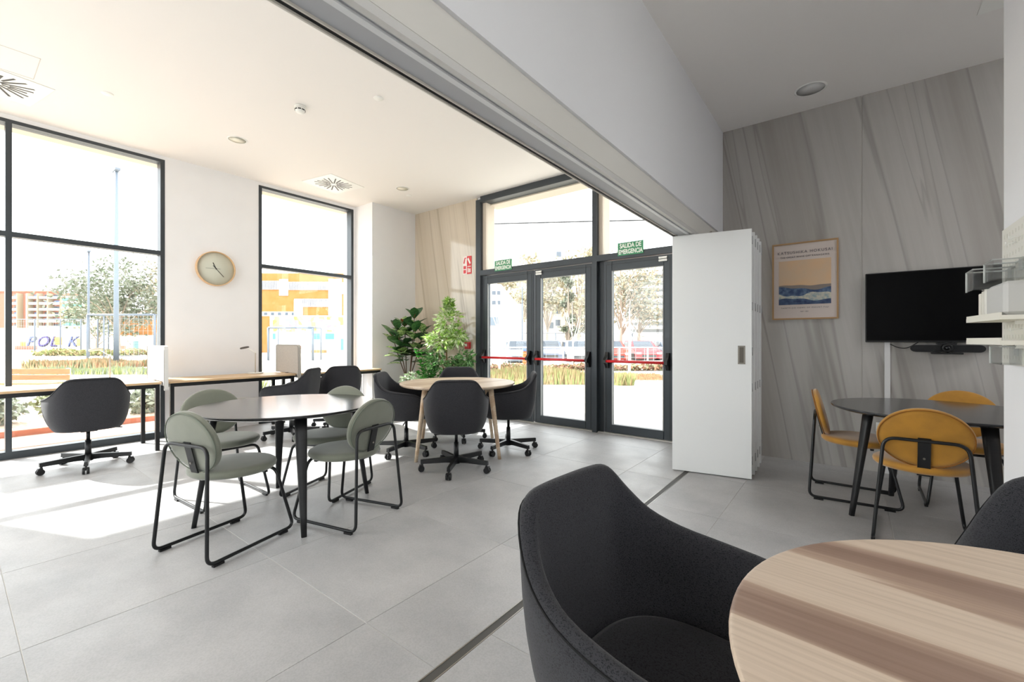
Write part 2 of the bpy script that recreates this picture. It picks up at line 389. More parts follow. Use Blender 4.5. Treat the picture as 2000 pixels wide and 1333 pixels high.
# ---------------------------------------------------------------- windows
def window(name, label, ys, left_ext=0):
    w_ = bpy.data.objects.new(name, None); C.objects.link(w_); w_['kind'] = 'structure'; tag(w_, label, 'window')
    w_.location = (XW, ys[0], 0)
    def P(n, a, b, m=ANTH, **k): box((a[0]-XW, a[1]-ys[0], a[2]), (b[0]-XW, b[1]-ys[0], b[2])).build(n, m, w_, **k)
    y0, y1 = ys[0], ys[-1]; fw = .044
    x0, x1 = XW-.13, XW+.004
    for i, y in enumerate(ys):
        a = y0 if i == 0 else y-fw/2 if i < len(ys)-1 else y1-fw
        P('mullion' if 0 < i < len(ys)-1 else 'jamb', (x0, a, 0), (x1, a+fw, WZ))
    edges = [y0+fw] + [v for y in ys[1:-1] for v in (y-fw/2, y+fw/2)] + [y1-fw]
    for a, b in zip(edges[::2], edges[1::2]):
        P('head_rail', (x0, a, WZ-.035), (x1, b, WZ)); P('bottom_rail', (x0, a, 0), (x1, b, .075)); P('transom', (x0+.03, a, 2.245), (x1, b, 2.297))
        P('pane', (XW-.062, a, .075), (XW-.056, b, 2.245), GLASS); P('pane', (XW-.062, a, 2.297), (XW-.056, b, WZ-.035), GLASS)
    P('soffit', (XW-.34, y0-.02, WZ-.02), (x0, y1+.02, WZ+.03), BEIGE, label='beige outer lintel above the glass')
window('window_1', 'tall black-framed window with a transom, far left behind the desk', (-.86, .40, 1.668))
window('window_2', 'tall black-framed window right of the wall clock', (2.753, 4.264))
window('fill_window_3', 'added black-framed window nearest the rear wall, out of frame', (-3.3, -1.5))  # unseen window, added to light the left foreground floor

# ---------------------------------------------------------------- door front
def door_front():
    f = bpy.data.objects.new('window_4', None); C.objects.link(f); f['kind'] = 'structure'; f.location = (-4.715, YD, 0)
    tag(f, 'anthracite framed glazed front above and around the exit doors', 'window')
    O = Vector((-4.715, YD, 0))
    def P(n, a, b, m=ANTH, bev=0): return box(Vector(a)-O, Vector(b)-O, bev).build(n, m, f)
    y0, y1 = YD-.03, YD+.14
    P('post', (-4.715, y0, 0), (-4.62, y1, WZ)); P('post', (-2.665, y0, 0), (-2.60, y1, WZ), ANTH); P('post', (-2.60, y0+.06, 0), (-2.525, y1, 2.225), ANTHD)
    P('post', (-1.625, y0, 0), (-1.54, y1, WZ)); P('reveal', (-2.60, y0+.06, 2.3), (-2.545, y1+.1, WZ), BEIGE)
    P('reveal', (-4.62, y0+.06, 2.3), (-4.55, y1+.1, WZ), BEIGE)
    P('head_rail', (-4.62, y0, WZ-.05), (-2.665, y1, WZ+.045)); P('head_rail', (-2.60, y0, WZ-.05), (-1.625, y1, WZ+.045))
    P('reveal', (-4.62, y1, WZ-.07), (-1.625, y1+.25, WZ-.03), BEIGE)
    P('transom', (-4.62, y0, 2.222), (-2.665, y1, 2.302)); P('transom', (-2.60, y0, 2.222), (-1.625, y1, 2.302))
    P('pane', (-4.62, YD+.06, 2.302), (-2.665, YD+.066, WZ-.05), GLASS); P('pane', (-2.60, YD+.06, 2.302), (-1.625, YD+.066, WZ-.05), GLASS)
    P('threshold', (-4.62, y0+.03, 0), (-1.625, y1, .012), mat('threshold_metal', '#c9c6c0', .5, .3))
door_front()
def door(n, label, x0, x1, hinge):
    d = bpy.data.objects.new('door_%d' % n, None); C.objects.link(d); d['kind'] = 'structure'; d.location = (x0, YD, 0)
    tag(d, label, 'door'); W = x1-x0; s = .105
    y0, y1 = .005, .075
    def P(nm, a, b, m=ANTH, bev=.004): return box(a, b, bev).build(nm, m, d)
    P('stile', (0, y0, .02), (s, y1, 2.212)); P('stile', (W-s, y0, .02), (W, y1, 2.212))
    P('top_rail', (s, y0, 2.085), (W-s, y1, 2.212)); P('bottom_rail', (s, y0, .02), (W-s, y1, .125))
    for a, b in (((s, y0-.006, .125), (s+.012, y0+.01, 2.085)), ((W-s-.012, y0-.006, .125), (W-s, y0+.01, 2.085))): P('glazing_bead', a, b, mat('grey_bead', '#9a9c9c', .5), 0)
    P('pane', (s, .04, .125), (W-s, .046, 2.085), GLASS, 0)
    # shadow groove around the leaf
    P('seal', (.028, y0-.002, .04), (.033, y0+.003, 2.17), BLKM, 0); P('seal', (.028, y0-.002, 2.165), (W-.028, y0+.003, 2.17), BLKM, 0); P('seal', (W-.033, y0-.002, .04), (W-.028, y0+.003, 2.17), BLKM, 0)
    b = MB().cone((-.0+.05, -.085, .935), (W-.05, -.085, .935), .017, .017, 16).build('push_bar', RED, d, 'red push bar across the door')
    for x in (.05, W-.05):
        k = MB(); k.prism([(-.10, .0), (-.045, -.005), (.0, -.02), (.03, -.07), (.02, -.10), (-.0, -.105), (-.03, -.06), (-.10, -.04)], -.02, .02, 'x', T(x, .0, .935) @ RX(-PI/2) @ Matrix.Identity(4))
        k = MB(); prof = [(0, -.09), (0, .11), (-.03, .115), (-.055, .06), (-.105, .015), (-.11, -.02), (-.07, -.03), (-.03, -.09)]
        k.prism(prof, x-.019, x+.019, 'x', T(0, 0, .935)); k.build('bar_bracket', BLKM, d)
    hx = W-.16 if hinge == 'r' else .03
    if hinge != 'n': MB().box((hx, -.02, 2.135), (hx+.1, .004, 2.16), bev=.003).box((hx, -.02, 2.168), (hx+.1, .004, 2.192), bev=.003).build('door_contact', WMET, d, 'small white door contact')
    return d
door(1, 'left leaf of the glazed double exit door', -4.60, -3.625, 'n')
door(2, 'right leaf of the glazed double exit door', -3.60, -2.672, 'l')
door(3, 'single glazed exit door beside the folding wall', -2.51, -1.64, 'r')

# exit signs
for x, lab in ((-4.15, 'green exit sign over the double door'), (-2.14, 'green exit sign over the single door')):
    s = thing('exit_sign', lab, 'sign', (x, YD-.035, 2.335), 0, 'exit signs over the doors')
    box((-.165, -.004, -.08), (.165, .0, .08)).build('sign_plate', GRN, s)
    text('lettering', 'SALIDA DE', .078, SWH, s, T(0, -.0045, .036) @ RX(PI/2), .0008, sx=.74, bold=.0022)
    text('lettering', 'EMERGENCIA', .078, SWH, s, T(0, -.0045, -.038) @ RX(PI/2), .0008, sx=.655, bold=.0022)
# fire equipment sign and call point
s = thing('fire_sign', 'red and white fire equipment sign on the beige stone', 'sign', (-4.92, YD-.001, 2.42))
box((-.10, -.006, -.145), (-.01, 0, .145)).build('sign_plate', mat('pale_sign', '#efe6e2'), s, 'white half of the sign')
box((-.01, -.006, -.145), (.09, 0, .145)).build('sign_plate', RED, s, 'red half of the sign')
m = MB()
m.prism([(-.085, .03), (-.06, .03), (-.045, .11), (-.025, .11), (-.025, .125), (-.06, .125), (-.085, .05)], -.008, -.006, 'y').box((-.085, -.008, -.13), (-.03, -.006, -.075)).box((-.085, -.008, -.06), (-.03, -.006, -.01)); m.build('pictogram', RED, s)
m = MB(); m.prism([(.0, .10), (.025, .12), (.075, .03), (.055, .01)], -.008, -.006, 'y').box((.005, -.008, -.03), (.08, -.006, -.018)).box((.01, -.008, -.12), (.03, -.006, -.05)).box((.045, -.008, -.12), (.07, -.006, -.06)); m.build('pictogram', SWH, s)
s = thing('fire_call_point', 'small red fire alarm call point on the stone wall', 'alarm', (-4.90, YD-.001, 1.115))
box((-.055, -.04, -.055), (.055, 0, .055), .006).build('housing', RED, s); box((-.04, -.043, -.015), (.005, -.038, .03)).build('call_button', SWH, s)

# ---------------------------------------------------------------- folding wall panels
ends = [((-1.298, 4.106), (-.664, 4.222)), ((-1.30, 4.30), (-.665, 4.375)), ((-1.30, 4.44), (-.668, 4.52)), ((-1.30, 4.60), (-.672, 4.67)), ((-1.30, 4.76), (-.680, 4.83))]
for i, (p, q) in enumerate(ends):
    L_ = math.hypot(q[0]-p[0], q[1]-p[1]); a = math.atan2(q[1]-p[1], q[0]-p[0])
    lab = ['white folding wall panel with a recessed steel handle, nearest of the stack', 'white folding wall panel second in the stack', 'white folding wall panel in the middle of the stack',
           'white folding wall panel fourth in the stack', 'white folding wall panel nearest the stone wall'][i]
    t = thing('folding_panel', lab, 'panel', (p[0], p[1], .008), a, 'folding wall panels stacked by the exit door')
    box((0, 0, 0), (L_, .042, 2.150), .003).build('leaf', WHT, t)
    for z in (.12, .75, 1.06, 1.45, 2.02):
        if i and z in (1.06,): continue
        hm = box((L_, .012, z), (L_+.002, .036, z+.07)); hm.cone((L_+.003, .03, z), (L_+.003, .03, z+.07), .004, .004, 8)
        hm.build('hinge', mat('hinge_steel', '#a9abad', .35, .6), t)
    if i == 0:
        h_ = MB().box((L_-.107, -.003, .985), (L_-.05, 0, 1.145)); ho = h_.build('pull_handle', CHR, t, 'recessed steel pull handle')
        box((L_-.095, -.004, .998), (L_-.062, -.003, 1.132)).build('handle_recess', mat('dark_recess', '#6b665f', .4, .6), ho)
    MB().cone((L_/2, .02, 2.150), (L_/2, .02, 2.165), .012, .012, 10).build('hanger', CHR, t)

# ---------------------------------------------------------------- ceiling fittings
def disc_light(name, x, y, r, lab, cat, g=None, m=None):
    t = thing(name, lab, cat, (x, y, H), 0, g)
    MB().lathe([(r, 0), (r, -.004), (r*.93, -.007), (r*.86, -.004)], 40, c=False).build('rim', WMET, t)
    MB().lathe([(r*.86, -.003), (.001, -.004)], 40).build('grille', m or mat('speaker_grille', '#e6e2d3', .8), t)
disc_light('ceiling_speaker', -5.49, 2.03, .10, 'round cream ceiling speaker nearest the wall clock', 'speaker')
disc_light('ceiling_speaker', -5.30, 4.19, .10, 'round ceiling speaker near the plants corner', 'speaker')
disc_light('ceiling_speaker', -.282, 4.78, .125, 'round grey ceiling speaker before the stone wall on the right', 'speaker', None, mat('grey_grille', '#dcdcda', .8))
for (x, y, lab) in ((-5.41, .92, 'flush white concealed sprinkler cover near the left window'), (-3.50, 2.49, 'flush white sprinkler cover with a tiny centre dot'),
                    (-2.15, 1.60, 'flush white sprinkler cover beside the ceiling rail'), (-5.47, 4.45, 'small white sprinkler cover beside the far ceiling speaker')):
    tag(MB().lathe([(.045, H), (.045, H-.003), (.042, H-.006), (.001, H-.006)], 32, T(x, y, 0)).build('sprinkler_cover', WMET), lab, 'sprinkler')
t = thing('smoke_detector', 'white smoke detector with dark slots hanging from the ceiling', 'detector', (-4.22, 2.11, H))
MB().lathe([(.05, 0), (.052, -.015), (.05, -.02)], 32).build('base_plate', WMET, t)
MB().lathe([(.046, -.02), (.047, -.04), (.036, -.062), (.001, -.066)], 32).build('sensor_body', WMET, t)
m = MB()
for k in range(8): m.box((.040, -.013, -.046), (.0475, .013, -.036), M=RZ(k*PI/4+.2))
m.build('vent_slots', BLKM, t)
def diffuser(x, y, rot, lab, s=.30):
    t = thing('air_diffuser', lab, 'vent', (x, y, H), rot)
    box((-s, -s, -.006), (s, s, 0), .002).build('face_plate', WMET, t)
    for q in range(4):
        for j in range(-2, 3):
            a = q*PI/2 + j*math.radians(17); L0 = .045 if j % 2 == 0 else .09; L1 = .235 if j else .20
            L1 = min(.255, L1*1.12 if abs(j) == 2 else L1)
            box((L0, -.009, -.0078), (L1, .009, -.0055)).build('slot', BLKM, t).matrix_local = RZ(a+PI/4*0)
diffuser(-5.94, .27, math.radians(10), 'square swirl air diffuser at the left edge of the ceiling')
diffuser(-5.94, 3.46, math.radians(10), 'square swirl air diffuser in front of the right window')
diffuser(1.0, 4.10, 0, 'square swirl air diffuser over the television side')
t = struct('trim_3', box((-5.62, -.9, H-.0015), (-5.615, .48, H)).box((-5.17, -.9, H-.0015), (-5.165, .48, H)).box((-5.62, .475, H-.0015), (-5.165, .48, H)), mat('hatch_line', '#c4c0bb'), 'hairline joint of a ceiling access hatch', 'hatch')

# ---------------------------------------------------------------- wall clock, outlets
t = thing('wall_clock', 'round wall clock with sage face and pale wooden rim', 'clock', (XW+.001, 2.21, 2.15))
MY = RY(PI/2)
MB().lathe([(.228, 0), (.228, .05), (.225, .055), (.219, .055), (.217, .05), (.216, .030)], 64, MY, c=False).build('rim', mat('birch_rim', '#dcb88f', .5, var=.1), t)
MB().lathe([(.218, .0), (.218, .031), (.001, .031)], 64, MY).build('dial', mat('sage_dial', '#d2d4c6', .6), t)
def hand(n, a, l, w0, tail, x):
    m = MB().box((-w0/2, -tail, 0), (w0/2, l, .0015)); m.cone((0, 0, 0), (0, 0, .004), .007, .007, 12)
    o = m.build(n, BLK, t); o.matrix_local = T(x, 0, 0) @ Matrix(((0, 0, 1, 0), (1, 0, 0, 0), (0, 1, 0, 0), (0, 0, 0, 1))) @ RZ(a)
# hand axis +y of local = up on the wall; rotate towards +Y (right seen from the room)
hand('minute_hand', math.radians(-138), .135, .006, .055, .0345); hand('hour_hand', math.radians(25), .085, .009, .01, .033); hand('second_hand', math.radians(92), .12, .0025, .05, .037)
def outlet(x, y, z, ax, lab, w=.16):
    t = thing('wall_socket', lab, 'socket', (x, y, z), PI/2 if ax == 'x' else 0)
    box((-w/2, -.012, -.042), (w/2, 0, .042), .003).build('face_plate', WMET, t)
    for k in ((-.04, .04) if w > .1 else (0,)):
        MB().lathe([(.02, .0), (.02, .004), (.016, .004), (.015, .001), (.001, .001)], 20, T(k, -.012, 0) @ RX(PI/2)).build('socket_hole', mat('socket_grey', '#c9c9c7'), t)
outlet(XW, 1.93, .30, 'x', 'white double socket below the desk, left under the clock')
outlet(XW, 2.50, .36, 'x', 'white double socket below the desk, right under the clock')
outlet(.23, YD, .41, 'y', 'white socket on the stone wall behind the black table', .085)

# ---------------------------------------------------------------- desks
def desk(y0, y1, lab):
    t = thing('desk', lab, 'desk', (XW+.14, y0, 0), 0, 'narrow desks along the window wall')
    D = .62; L_ = y1-y0
    box((0, 0, .722), (D, L_, .745), .002).build('desk_top', OAK, t)
    s = .036
    for x in (.012, D-s-.012):
        for y in (.012, L_-s-.012):
            box((x, y, 0), (x+s, y+s, .722)).build('leg', BLK, t)
    for x in (.012, D-s-.012): box((x, s+.012, .68), (x+s*.6, L_-s-.012, .722)).build('frame_rail', BLK, t)
    for y in (.012, L_-s-.012): box((s+.012, y, .68), (D-s-.012, y+s, .722)).build('frame_rail', BLK, t)
desk(-.02, 1.45, 'oak-topped black-framed desk before the large left window')
desk(1.52, 2.91, 'oak-topped black-framed desk under the wall clock')
desk(2.99, 4.285, 'oak-topped black-framed desk at the right window')
def screen(y, lab, m):
    t = thing('desk_screen', lab, 'screen', (XW+.14, y, 0), 0, 'felt screens between the desks')
    # panel in the XZ plane, rounded upper corner, tail hanging in front of the desk edge
    pts = [(.0, .748), (.0, 1.12), (.02, 1.14)]
    for k in range(6): a = PI/2*(1-k/5); pts.append((.60+.045*math.cos(a), 1.095+.045*math.sin(a)))
    pts += [(.655, .66), (.645, .648), (.632, .66), (.628, .70), (.60, .748)]
    MB().prism(pts, -.018, .018, 'y').build('felt_panel', m, t)
    MB().tube([(.0, -.0195, .75), (.0, -.0195, 1.13), (.61, -.0195, 1.13), (.64, -.0195, 1.09), (.65, -.0195, .67)], .002, 6).build('piping', mat('dark_piping', '#77726b'), t)
    box((.3, -.03, .7455), (.36, .03, .752)).build('screen_foot', BLK, t)
screen(1.485, 'felt desk screen with sunlight in its pale colour beside the left window', mat('sunlit_felt', '#dcdad6', .95, bump=.2, bscale=300))  # felt coloured paler to carry the sunlight falling on it
screen(2.95, 'greige felt desk screen in front of the right window', FELT)
def desk_lamp(x, y, rz, lab, headm):
    t = thing('desk_lamp', lab, 'lamp', (x, y, .7455), rz, 'slim white desk lamps')
    MB().lathe([(.095, 0), (.095, .012), (.088, .016), (.001, .016)], 40).build('base', mat('lamp_base', '#d8d6cf', .4), t)
    MB().cone((0, 0, .016), (0, 0, .29), .007, .007, 10).build('stem', mat('lamp_stem', '#bdb3a6', .4), t)
    MB().cone((0, 0, .285), (-.10, 0, .345), .005, .005, 10).build('arm', WMET, t)
    MB().lathe([(.055, 0), (.055, .012), (.05, .016), (.001, .018)], 32, T(-.15, 0, .345) @ RY(-.25)).build('lamp_head', headm, t)
    MB().cone((0, 0, .28), (0, 0, .30), .010, .010, 12).build('joint', WMET, t)
desk_lamp(-6.43, 2.60, math.radians(35), 'slim white desk lamp left of the greige felt screen', mat('dark_lamp_head', '#54504c'))
desk_lamp(-6.35, 1.10, math.radians(40), 'slim white desk lamp in front of the left window', mat('beige_lamp_head', '#cdc6ba'))

# ---------------------------------------------------------------- round tables
def round_table(lab, x, y, r, h, rz, legr, topm, legm, kind, grp):
    t = thing('round_table', lab, 'table', (x, y, 0), rz, grp)
    prof = [(.001, h-.030), (r*.80, h-.030), (r-.035, h-.026), (r-.006, h-.014), (r-.001, h-.010), (r, h-.003), (r-.002, h), (r-.006, h), (r*.9, h), (.001, h)]
    if kind == 'wood': prof = [(.001, h-.030), (r-.02, h-.030), (r-.004, h-.018), (r, h-.008), (r-.002, h-.001), (r-.004, h), (r-.009, h), (r*.9, h), (.001, h)]
    MB().lathe(prof, 96).build('table_top', topm, t)
    MB().lathe([(.001, h-.040), (legr*.72, h-.040), (legr*.74, h-.030), (.001, h-.030)], 48).build('under_frame', legm, t)
    for k in range(4):
        a = k*PI/2; c, s = math.cos(a), math.sin(a); ri = legr*.80
        p0 = Vector((legr*c, legr*s, 0)); p1 = Vector((ri*c, ri*s, h-.030)); R = []
        for j in range(7):
            f = j/6; cpt = p0.lerp(p1, f)
            if kind == 'wood': ra = rb = .017+.011*min(1, f*1.15)
            else: ra = .016+.022*f; rb = .014+.008*f
            ring = []
            for q in range(16):
                th = 2*PI*q/16; e = .55
                u = ra*math.copysign(abs(math.cos(th))**(1 if kind == 'wood' else e), math.cos(th)); v = rb*math.copysign(abs(math.sin(th))**(1 if kind == 'wood' else e), math.sin(th))
                ring.append(tuple(cpt+Vector((c, s, 0))*v+Vector((-s, c, 0))*u))
            R.append(ring)
        MB().rings(R).build('leg', legm, t)
    return t
round_table('round black table among the sage green chairs', -3.163, 1.503, .590, .745, math.radians(-107), .55, BTOP, BLKW, 'black', 'round meeting tables')
round_table('round pale wood table among the charcoal swivel chairs', -3.385, 3.425, .62, .745, math.radians(-90), .585, ASHP, ASHL, 'wood', 'round meeting tables')
round_table('round black table among the mustard chairs', .462, 4.010, .575, .745, math.radians(-155), .50, BTOP, BLKW, 'black', 'round meeting tables')
round_table('large foreground round table with striped ash top', .364, .880, .530, .745, math.radians(-5), .44, ASH, ASHL, 'wood', 'round meeting tables')

# ---------------------------------------------------------------- tube frame chairs
def disc_cushion(r, th, rx=1, ry=1, e=.35):
    prof = [(.001, 0), (r*.82, .002), (r*.93, th*.12), (r*.985, th*.32), (r, th*.55), (r*.985, th*.76), (r*.93, th*.90), (r*.8, th*.98), (r*.4, th*1.04), (.001, th*1.05)]
    return MB().lathe(prof, 48, sx=rx, sy=ry)
def tube_chair(name, fab, pip):
    t = thing(name, 'x', 'chair')
    # seat
    o = disc_cushion(.232, .058).build('seat', fab, t); o.location = (.02, 0, .415)
    # backrest: disc standing, leaning back
    BM = T(-.232, 0, .632) @ RY(PI/2-math.radians(14))
    bo = disc_cushion(1, .045, .180, .212).build('backrest', fab, t); bo.matrix_local = BM
    po = MB().tube([(.174*math.cos(2*PI*k/48), .205*math.sin(2*PI*k/48), .0035) for k in range(48)], .0035, 6, True).build('piping', pip, bo)
    # frame: closed loop of tube
    hy, fy, gy = .178, .2275, .215
    x0, x1 = -.285, .262; zt = .625
    loop = [(-.250, -hy, zt), (-.250, hy, zt), (x0, fy, .020), (x1, gy, .020), (.175, .165, .405), (.175, -.165, .405), (x1, -gy, .020), (x0, -fy, .020)]
    MB().tube(fillet(loop, [.06, .06, .05, .05, .05, .05, .05, .05], 6, True), .0098, 10, True).build('tube_frame', BLK, t)
    # steel strap from hoop down under the seat
    sp = fillet([(-.2445, 0, .640), (-.205, 0, .47), (-.180, 0, .408), (.10, 0, .408)], .05, 6)
    m = MB(); R = []
    for i, p in enumerate(sp):
        d = (sp[min(i+1, len(sp)-1)]-sp[max(i-1, 0)]).normalized(); nrm = Vector((-d.z, 0, d.x))
        R.append([tuple(p+Vector((0, s*.028, 0))+nrm*q) for s, q in ((-1, -.003), (1, -.003), (1, .003), (-1, .003))])
    m.rings(R, smooth=False); m.build('back_strap', BLK, t)
    MB().cone((-.223, 0, .52), (-.228, 0, .519), .006, .006, 10).build('screw', CHR, t)
    for sx_ in (-.225, .185):
        for sy_ in (-1, 1):
            yy = sy_*(.2265 if sx_ < 0 else .2165)
            box((sx_-.03, yy-.010, 0), (sx_+.03, yy+.010, .013), .002).build('glide', BLKM, t)
    MB().box((.08, -.19, .4045), (.10, .19, .416)).build('seat_brace', BLK, t)
    return t
sage = tube_chair('dining_chair', SAGE, mat('sage_piping', '#6d7468', .8))
must = tube_chair('dining_chair', MUST, mat('mustard_piping', '#8f5a12', .8))
def place(proto, x, y, deg, lab, grp, first=False):
    o = proto if first else copy_tree(proto)
    o.location = (x, y, 0); o.rotation_euler = (0, 0, math.radians(deg)); o['label'] = lab; o['group'] = grp
    return o
g = 'sage green chairs around the black table'
def mid(p): return (sum(a for a, b in p)/len(p), sum(b for a, b in p)/len(p))
place(sage, -2.945, 1.050, 105.5, 'sage green tube-frame chair nearest the camera, back turned, at black table', g, True)
place(sage, -3.77, 1.30, 2, 'sage green tube-frame chair at the black table, on its window side', g)
place(sage, -2.73, 1.69, 194.5, 'sage green tube-frame chair right of the black table', g)
place(sage, -3.30, 1.865, -67, 'sage green tube-frame chair on the far side of the black table', g)
g = 'mustard chairs around the right black table'
place(must, .03, 4.255, 2, 'mustard tube-frame chair left of the right-hand black table, seen side on', g, True)
place(must, .345, 3.655, 88, 'mustard tube-frame chair with its back to the camera at black table', g)
place(must, .66, 4.53, -92, 'mustard tube-frame chair on the far side of the black table', g)
place(must, .97, 3.80, 176, 'mustard tube-frame chair mostly hidden behind the white wall end', g)

# ---------------------------------------------------------------- charcoal swivel armchairs
def swivel_chair():
    t = thing('swivel_chair', 'x', 'chair')
    half = [(-.305, 0, .845), (-.303, .08, .845), (-.298, .15, .840), (-.282, .195, .818), (-.245, .232, .765), (-.19, .262, .712), (-.11, .287, .678), (0, .302, .660),
            (.11, .302, .648), (.19, .290, .630), (.245, .262, .590), (.268, .225, .530), (.280, .17, .480), (.286, .09, .462), (.288, 0, .458)]
    q = catmull(half, 3); rim = q + [Vector((p.x, -p.y, p.z)) for p in q[-2:0:-1]]
    N = len(rim); rings = []
    def bottom(p, k):
        a = math.atan2(p.y/.30, p.x/.29); e = .75
        c, s = math.cos(a), math.sin(a)
        return Vector((k*.240*math.copysign(abs(c)**e, c)-.005, k*.232*math.copysign(abs(s)**e, s), 0))
    outs = []
    for f in (0, .12, .25, .4, .55, .7, .82, .92, 1):
        ring = []
        for p in rim:
            b = bottom(p, 1); b.z = .372
            mctl = Vector((p.x*1.0, p.y*1.0, max(.40, p.z*.28+.372*.72))) if p.z > .5 else Vector((p.x*1.0, p.y, .40))
            r_ = p*(1-f)**2 + mctl*2*f*(1-f) + b*f*f
            ring.append(r_)
        outs.append(ring)
    rings += [[tuple(Vector((0, 0, .366))+(bottom(p, .05)))for p in rim], [tuple(Vector((0, 0, .367))+(bottom(p, .75))) for p in rim]]
    rings += [[tuple(v) for v in r] for r in outs[::-1]]
    nrm = {}
    for i, p in enumerate(rim):
        acc = Vector((0, 0, 0))
        for w_ in (1, 2, 3, 4):
            tg = rim[(i+w_) % N]-rim[i-w_]; acc += Vector((-tg.y, tg.x, 0)).normalized()
        acc.normalize()
        if acc.dot(Vector((p.x, p.y, 0))) < 0: acc = -acc
        nrm[i] = acc
    idx = {id(p): i for i, p in enumerate(rim)}
    def inward(p, d, dz):
        n = nrm[idx[id(p)]]
        return Vector((p.x-n.x*d, p.y-n.y*d, p.z+dz))
    rings.append([tuple(inward(p, .004, .008)) for p in rim]); rings.append([tuple(inward(p, .015, .013)) for p in rim])
    rings.append([tuple(inward(p, .029, .009)) for p in rim]); rings.append([tuple(inward(p, .038, -.004)) for p in rim])
    inn = [inward(p, .040, -.02) for p in rim]
    for f in (.2, .45, .7, .9, 1):
        ring = []
        for p, b0 in zip(inn, rim):
            b = bottom(b0, .96); b.z = .445
            top = p if p.z > .452 else Vector((p.x, p.y, .452))
            mctl = Vector((top.x*.97, top.y*.95, .455+(top.z-.455)*.18))
            ring.append(tuple(top*(1-f)**2 + mctl*2*f*(1-f) + b*f*f))
        rings.append(ring)
    rings.append([tuple(bottom(p, .1)+Vector((0, 0, .44))) for p in rim])
    MB().rings(rings).build('shell', CHAR, t)
    MB().tube([inward(p, -.002, -.004) for p in rim], .0022, 6, True).build('seam', mat('seam_black', '#0c0c0d', .9), t)
    # vertical seams where back meets arms
    so_ = []
    # seat cushion
    cz = .448; cr = []
    for k, z in ((.02, cz+.034), (.6, cz+.034), (.85, cz+.030), (.94, cz+.018), (.95, cz)):
        cr.append([tuple(bottom(p, k)+Vector((.012, 0, z))) for p in rim])
    MB().rings(cr[::-1]).build('seat_cushion', CHAR, t)
    MB().cone((0, 0, .085), (0, 0, .255), .025, .022, 20).cone((0, 0, .255), (0, 0, .345), .0145, .0145, 16).build('gas_column', BLK, t)
    box((-.075, -.06, .340), (.075, .06, .366), .005).build('tilt_plate', BLK, t)
    MB().tube([(.0, .05, .350), (.03, -.15, .348), (.04, -.25, .335)], [.005, .005, .006], 8).build('lever', BLKM, t)
    st = bpy.data.objects.new('star_base', None); C.objects.link(st); st.parent = t
    MB().cone((0, 0, .060), (0, 0, .125), .036, .030, 20).build('hub', BLK, st)
    for k in range(5):
        a = 2*PI*k/5; M = RZ(a); R = []
        for r_, hw, z0, z1 in ((.025, .020, .068, .122), (.10, .018, .074, .120), (.325, .0155, .074, .110)):
            R.append([tuple(M @ Vector(v)) for v in ((r_, -hw, z0), (r_, hw, z0), (r_, hw*.8, z1), (r_, -hw*.8, z1))])
        MB().rings(R, smooth=False).build('leg', BLK, st)
        cm = MB(); cm.cone((.31, 0, .045), (.31, 0, .082), .009, .009, 10)
        for s in (-1, 1):
            cm.cone((.318, s*.006, .029), (.318, s*.024, .029), .029, .0265, 20)
        cm.box((.300, -.008, .034), (.325, .008, .064), bev=.002)
        cm.box((.304, -.022, .052), (.336, .022, .062), bev=.002)
        v = MB(); v.v = [tuple(M @ Vector(p)) for p in cm.v]; v.f = cm.f; v.sm = cm.sm
        v.build('caster', BLKM, st)
    return t
sw = swivel_chair()
def place_sw(x, y, deg, phase, lab, grp, first=False):
    o = sw if first else copy_tree(sw)
    o.location = (x, y, 0); o.rotation_euler = (0, 0, math.radians(deg)); o['label'] = lab; o['group'] = grp
    for c in o.children:
        if c.name.startswith('star_base'): c.rotation_euler = (0, 0, math.radians(phase-deg))
    return o
g = 'charcoal swivel chairs'
place_sw(-5.725, .838, 178, -11, 'charcoal swivel armchair alone at the desk by the left window', g, True)
place_sw(-5.50, 2.64, 218, -20, 'charcoal swivel armchair seen side on behind the black table', g)
place_sw(-5.66, 3.36, 165, 10, 'charcoal swivel armchair at the desk by the right window', g)
place_sw(-2.895, 2.907, 134, 15, 'charcoal swivel armchair with its back to the camera at pale table', g)
place_sw(-3.771, 3.033, 35, -1, 'charcoal swivel armchair left of the pale round table', g)
place_sw(-2.949, 3.761, 219, -12, 'charcoal swivel armchair right of the pale round table, before the doors', g)
place_sw(-3.80, 3.86, -46, 37, 'charcoal swivel armchair on the plants side of the pale table', g)
place_sw(-.285, .955, -5, 20, 'large charcoal armchair in the foreground, left of the striped ash table', g)
place_sw(.475, 1.40, -98, 0, 'charcoal armchair at the far side of the foreground table, cut off right', g)

# ---------------------------------------------------------------- poster, television, camera bar, trunking
t = thing('framed_poster', 'framed art poster on the stone wall beside the folding panels', 'picture', (-.357, YD-.001, 1.79))
Wp, Hp = .272, .383
m = MB(); fwd = .014
for a, b in (((-Wp, -.025, -Hp), (-Wp+fwd, 0, Hp)), ((Wp-fwd, -.025, -Hp), (Wp, 0, Hp)), ((-Wp+fwd, -.025, Hp-fwd), (Wp-fwd, 0, Hp)), ((-Wp+fwd, -.025, -Hp), (Wp-fwd, 0, -Hp+fwd))): m.box(a, b)
m.build('frame', mat('pale_wood_frame', '#a98559', .5), t)
box((-Wp+fwd, -.016, -Hp+fwd), (Wp-fwd, -.002, Hp-fwd)).build('paper', mat('poster_paper', '#d0c4bd', .7), t)
INK = mat('poster_ink', '#4d4a52', .8)
text('lettering', 'KATSUSHIKA HOKUSAI', .038, INK, t, T(0, -.0175, .285) @ RX(PI/2), .0004, sx=.95, spacing=1.25)
text('lettering', 'THE GREAT WAVE OFF KANAGAWA', .024, INK, t, T(0, -.0175, .240) @ RX(PI/2), .0004, sx=.88, spacing=1.2)
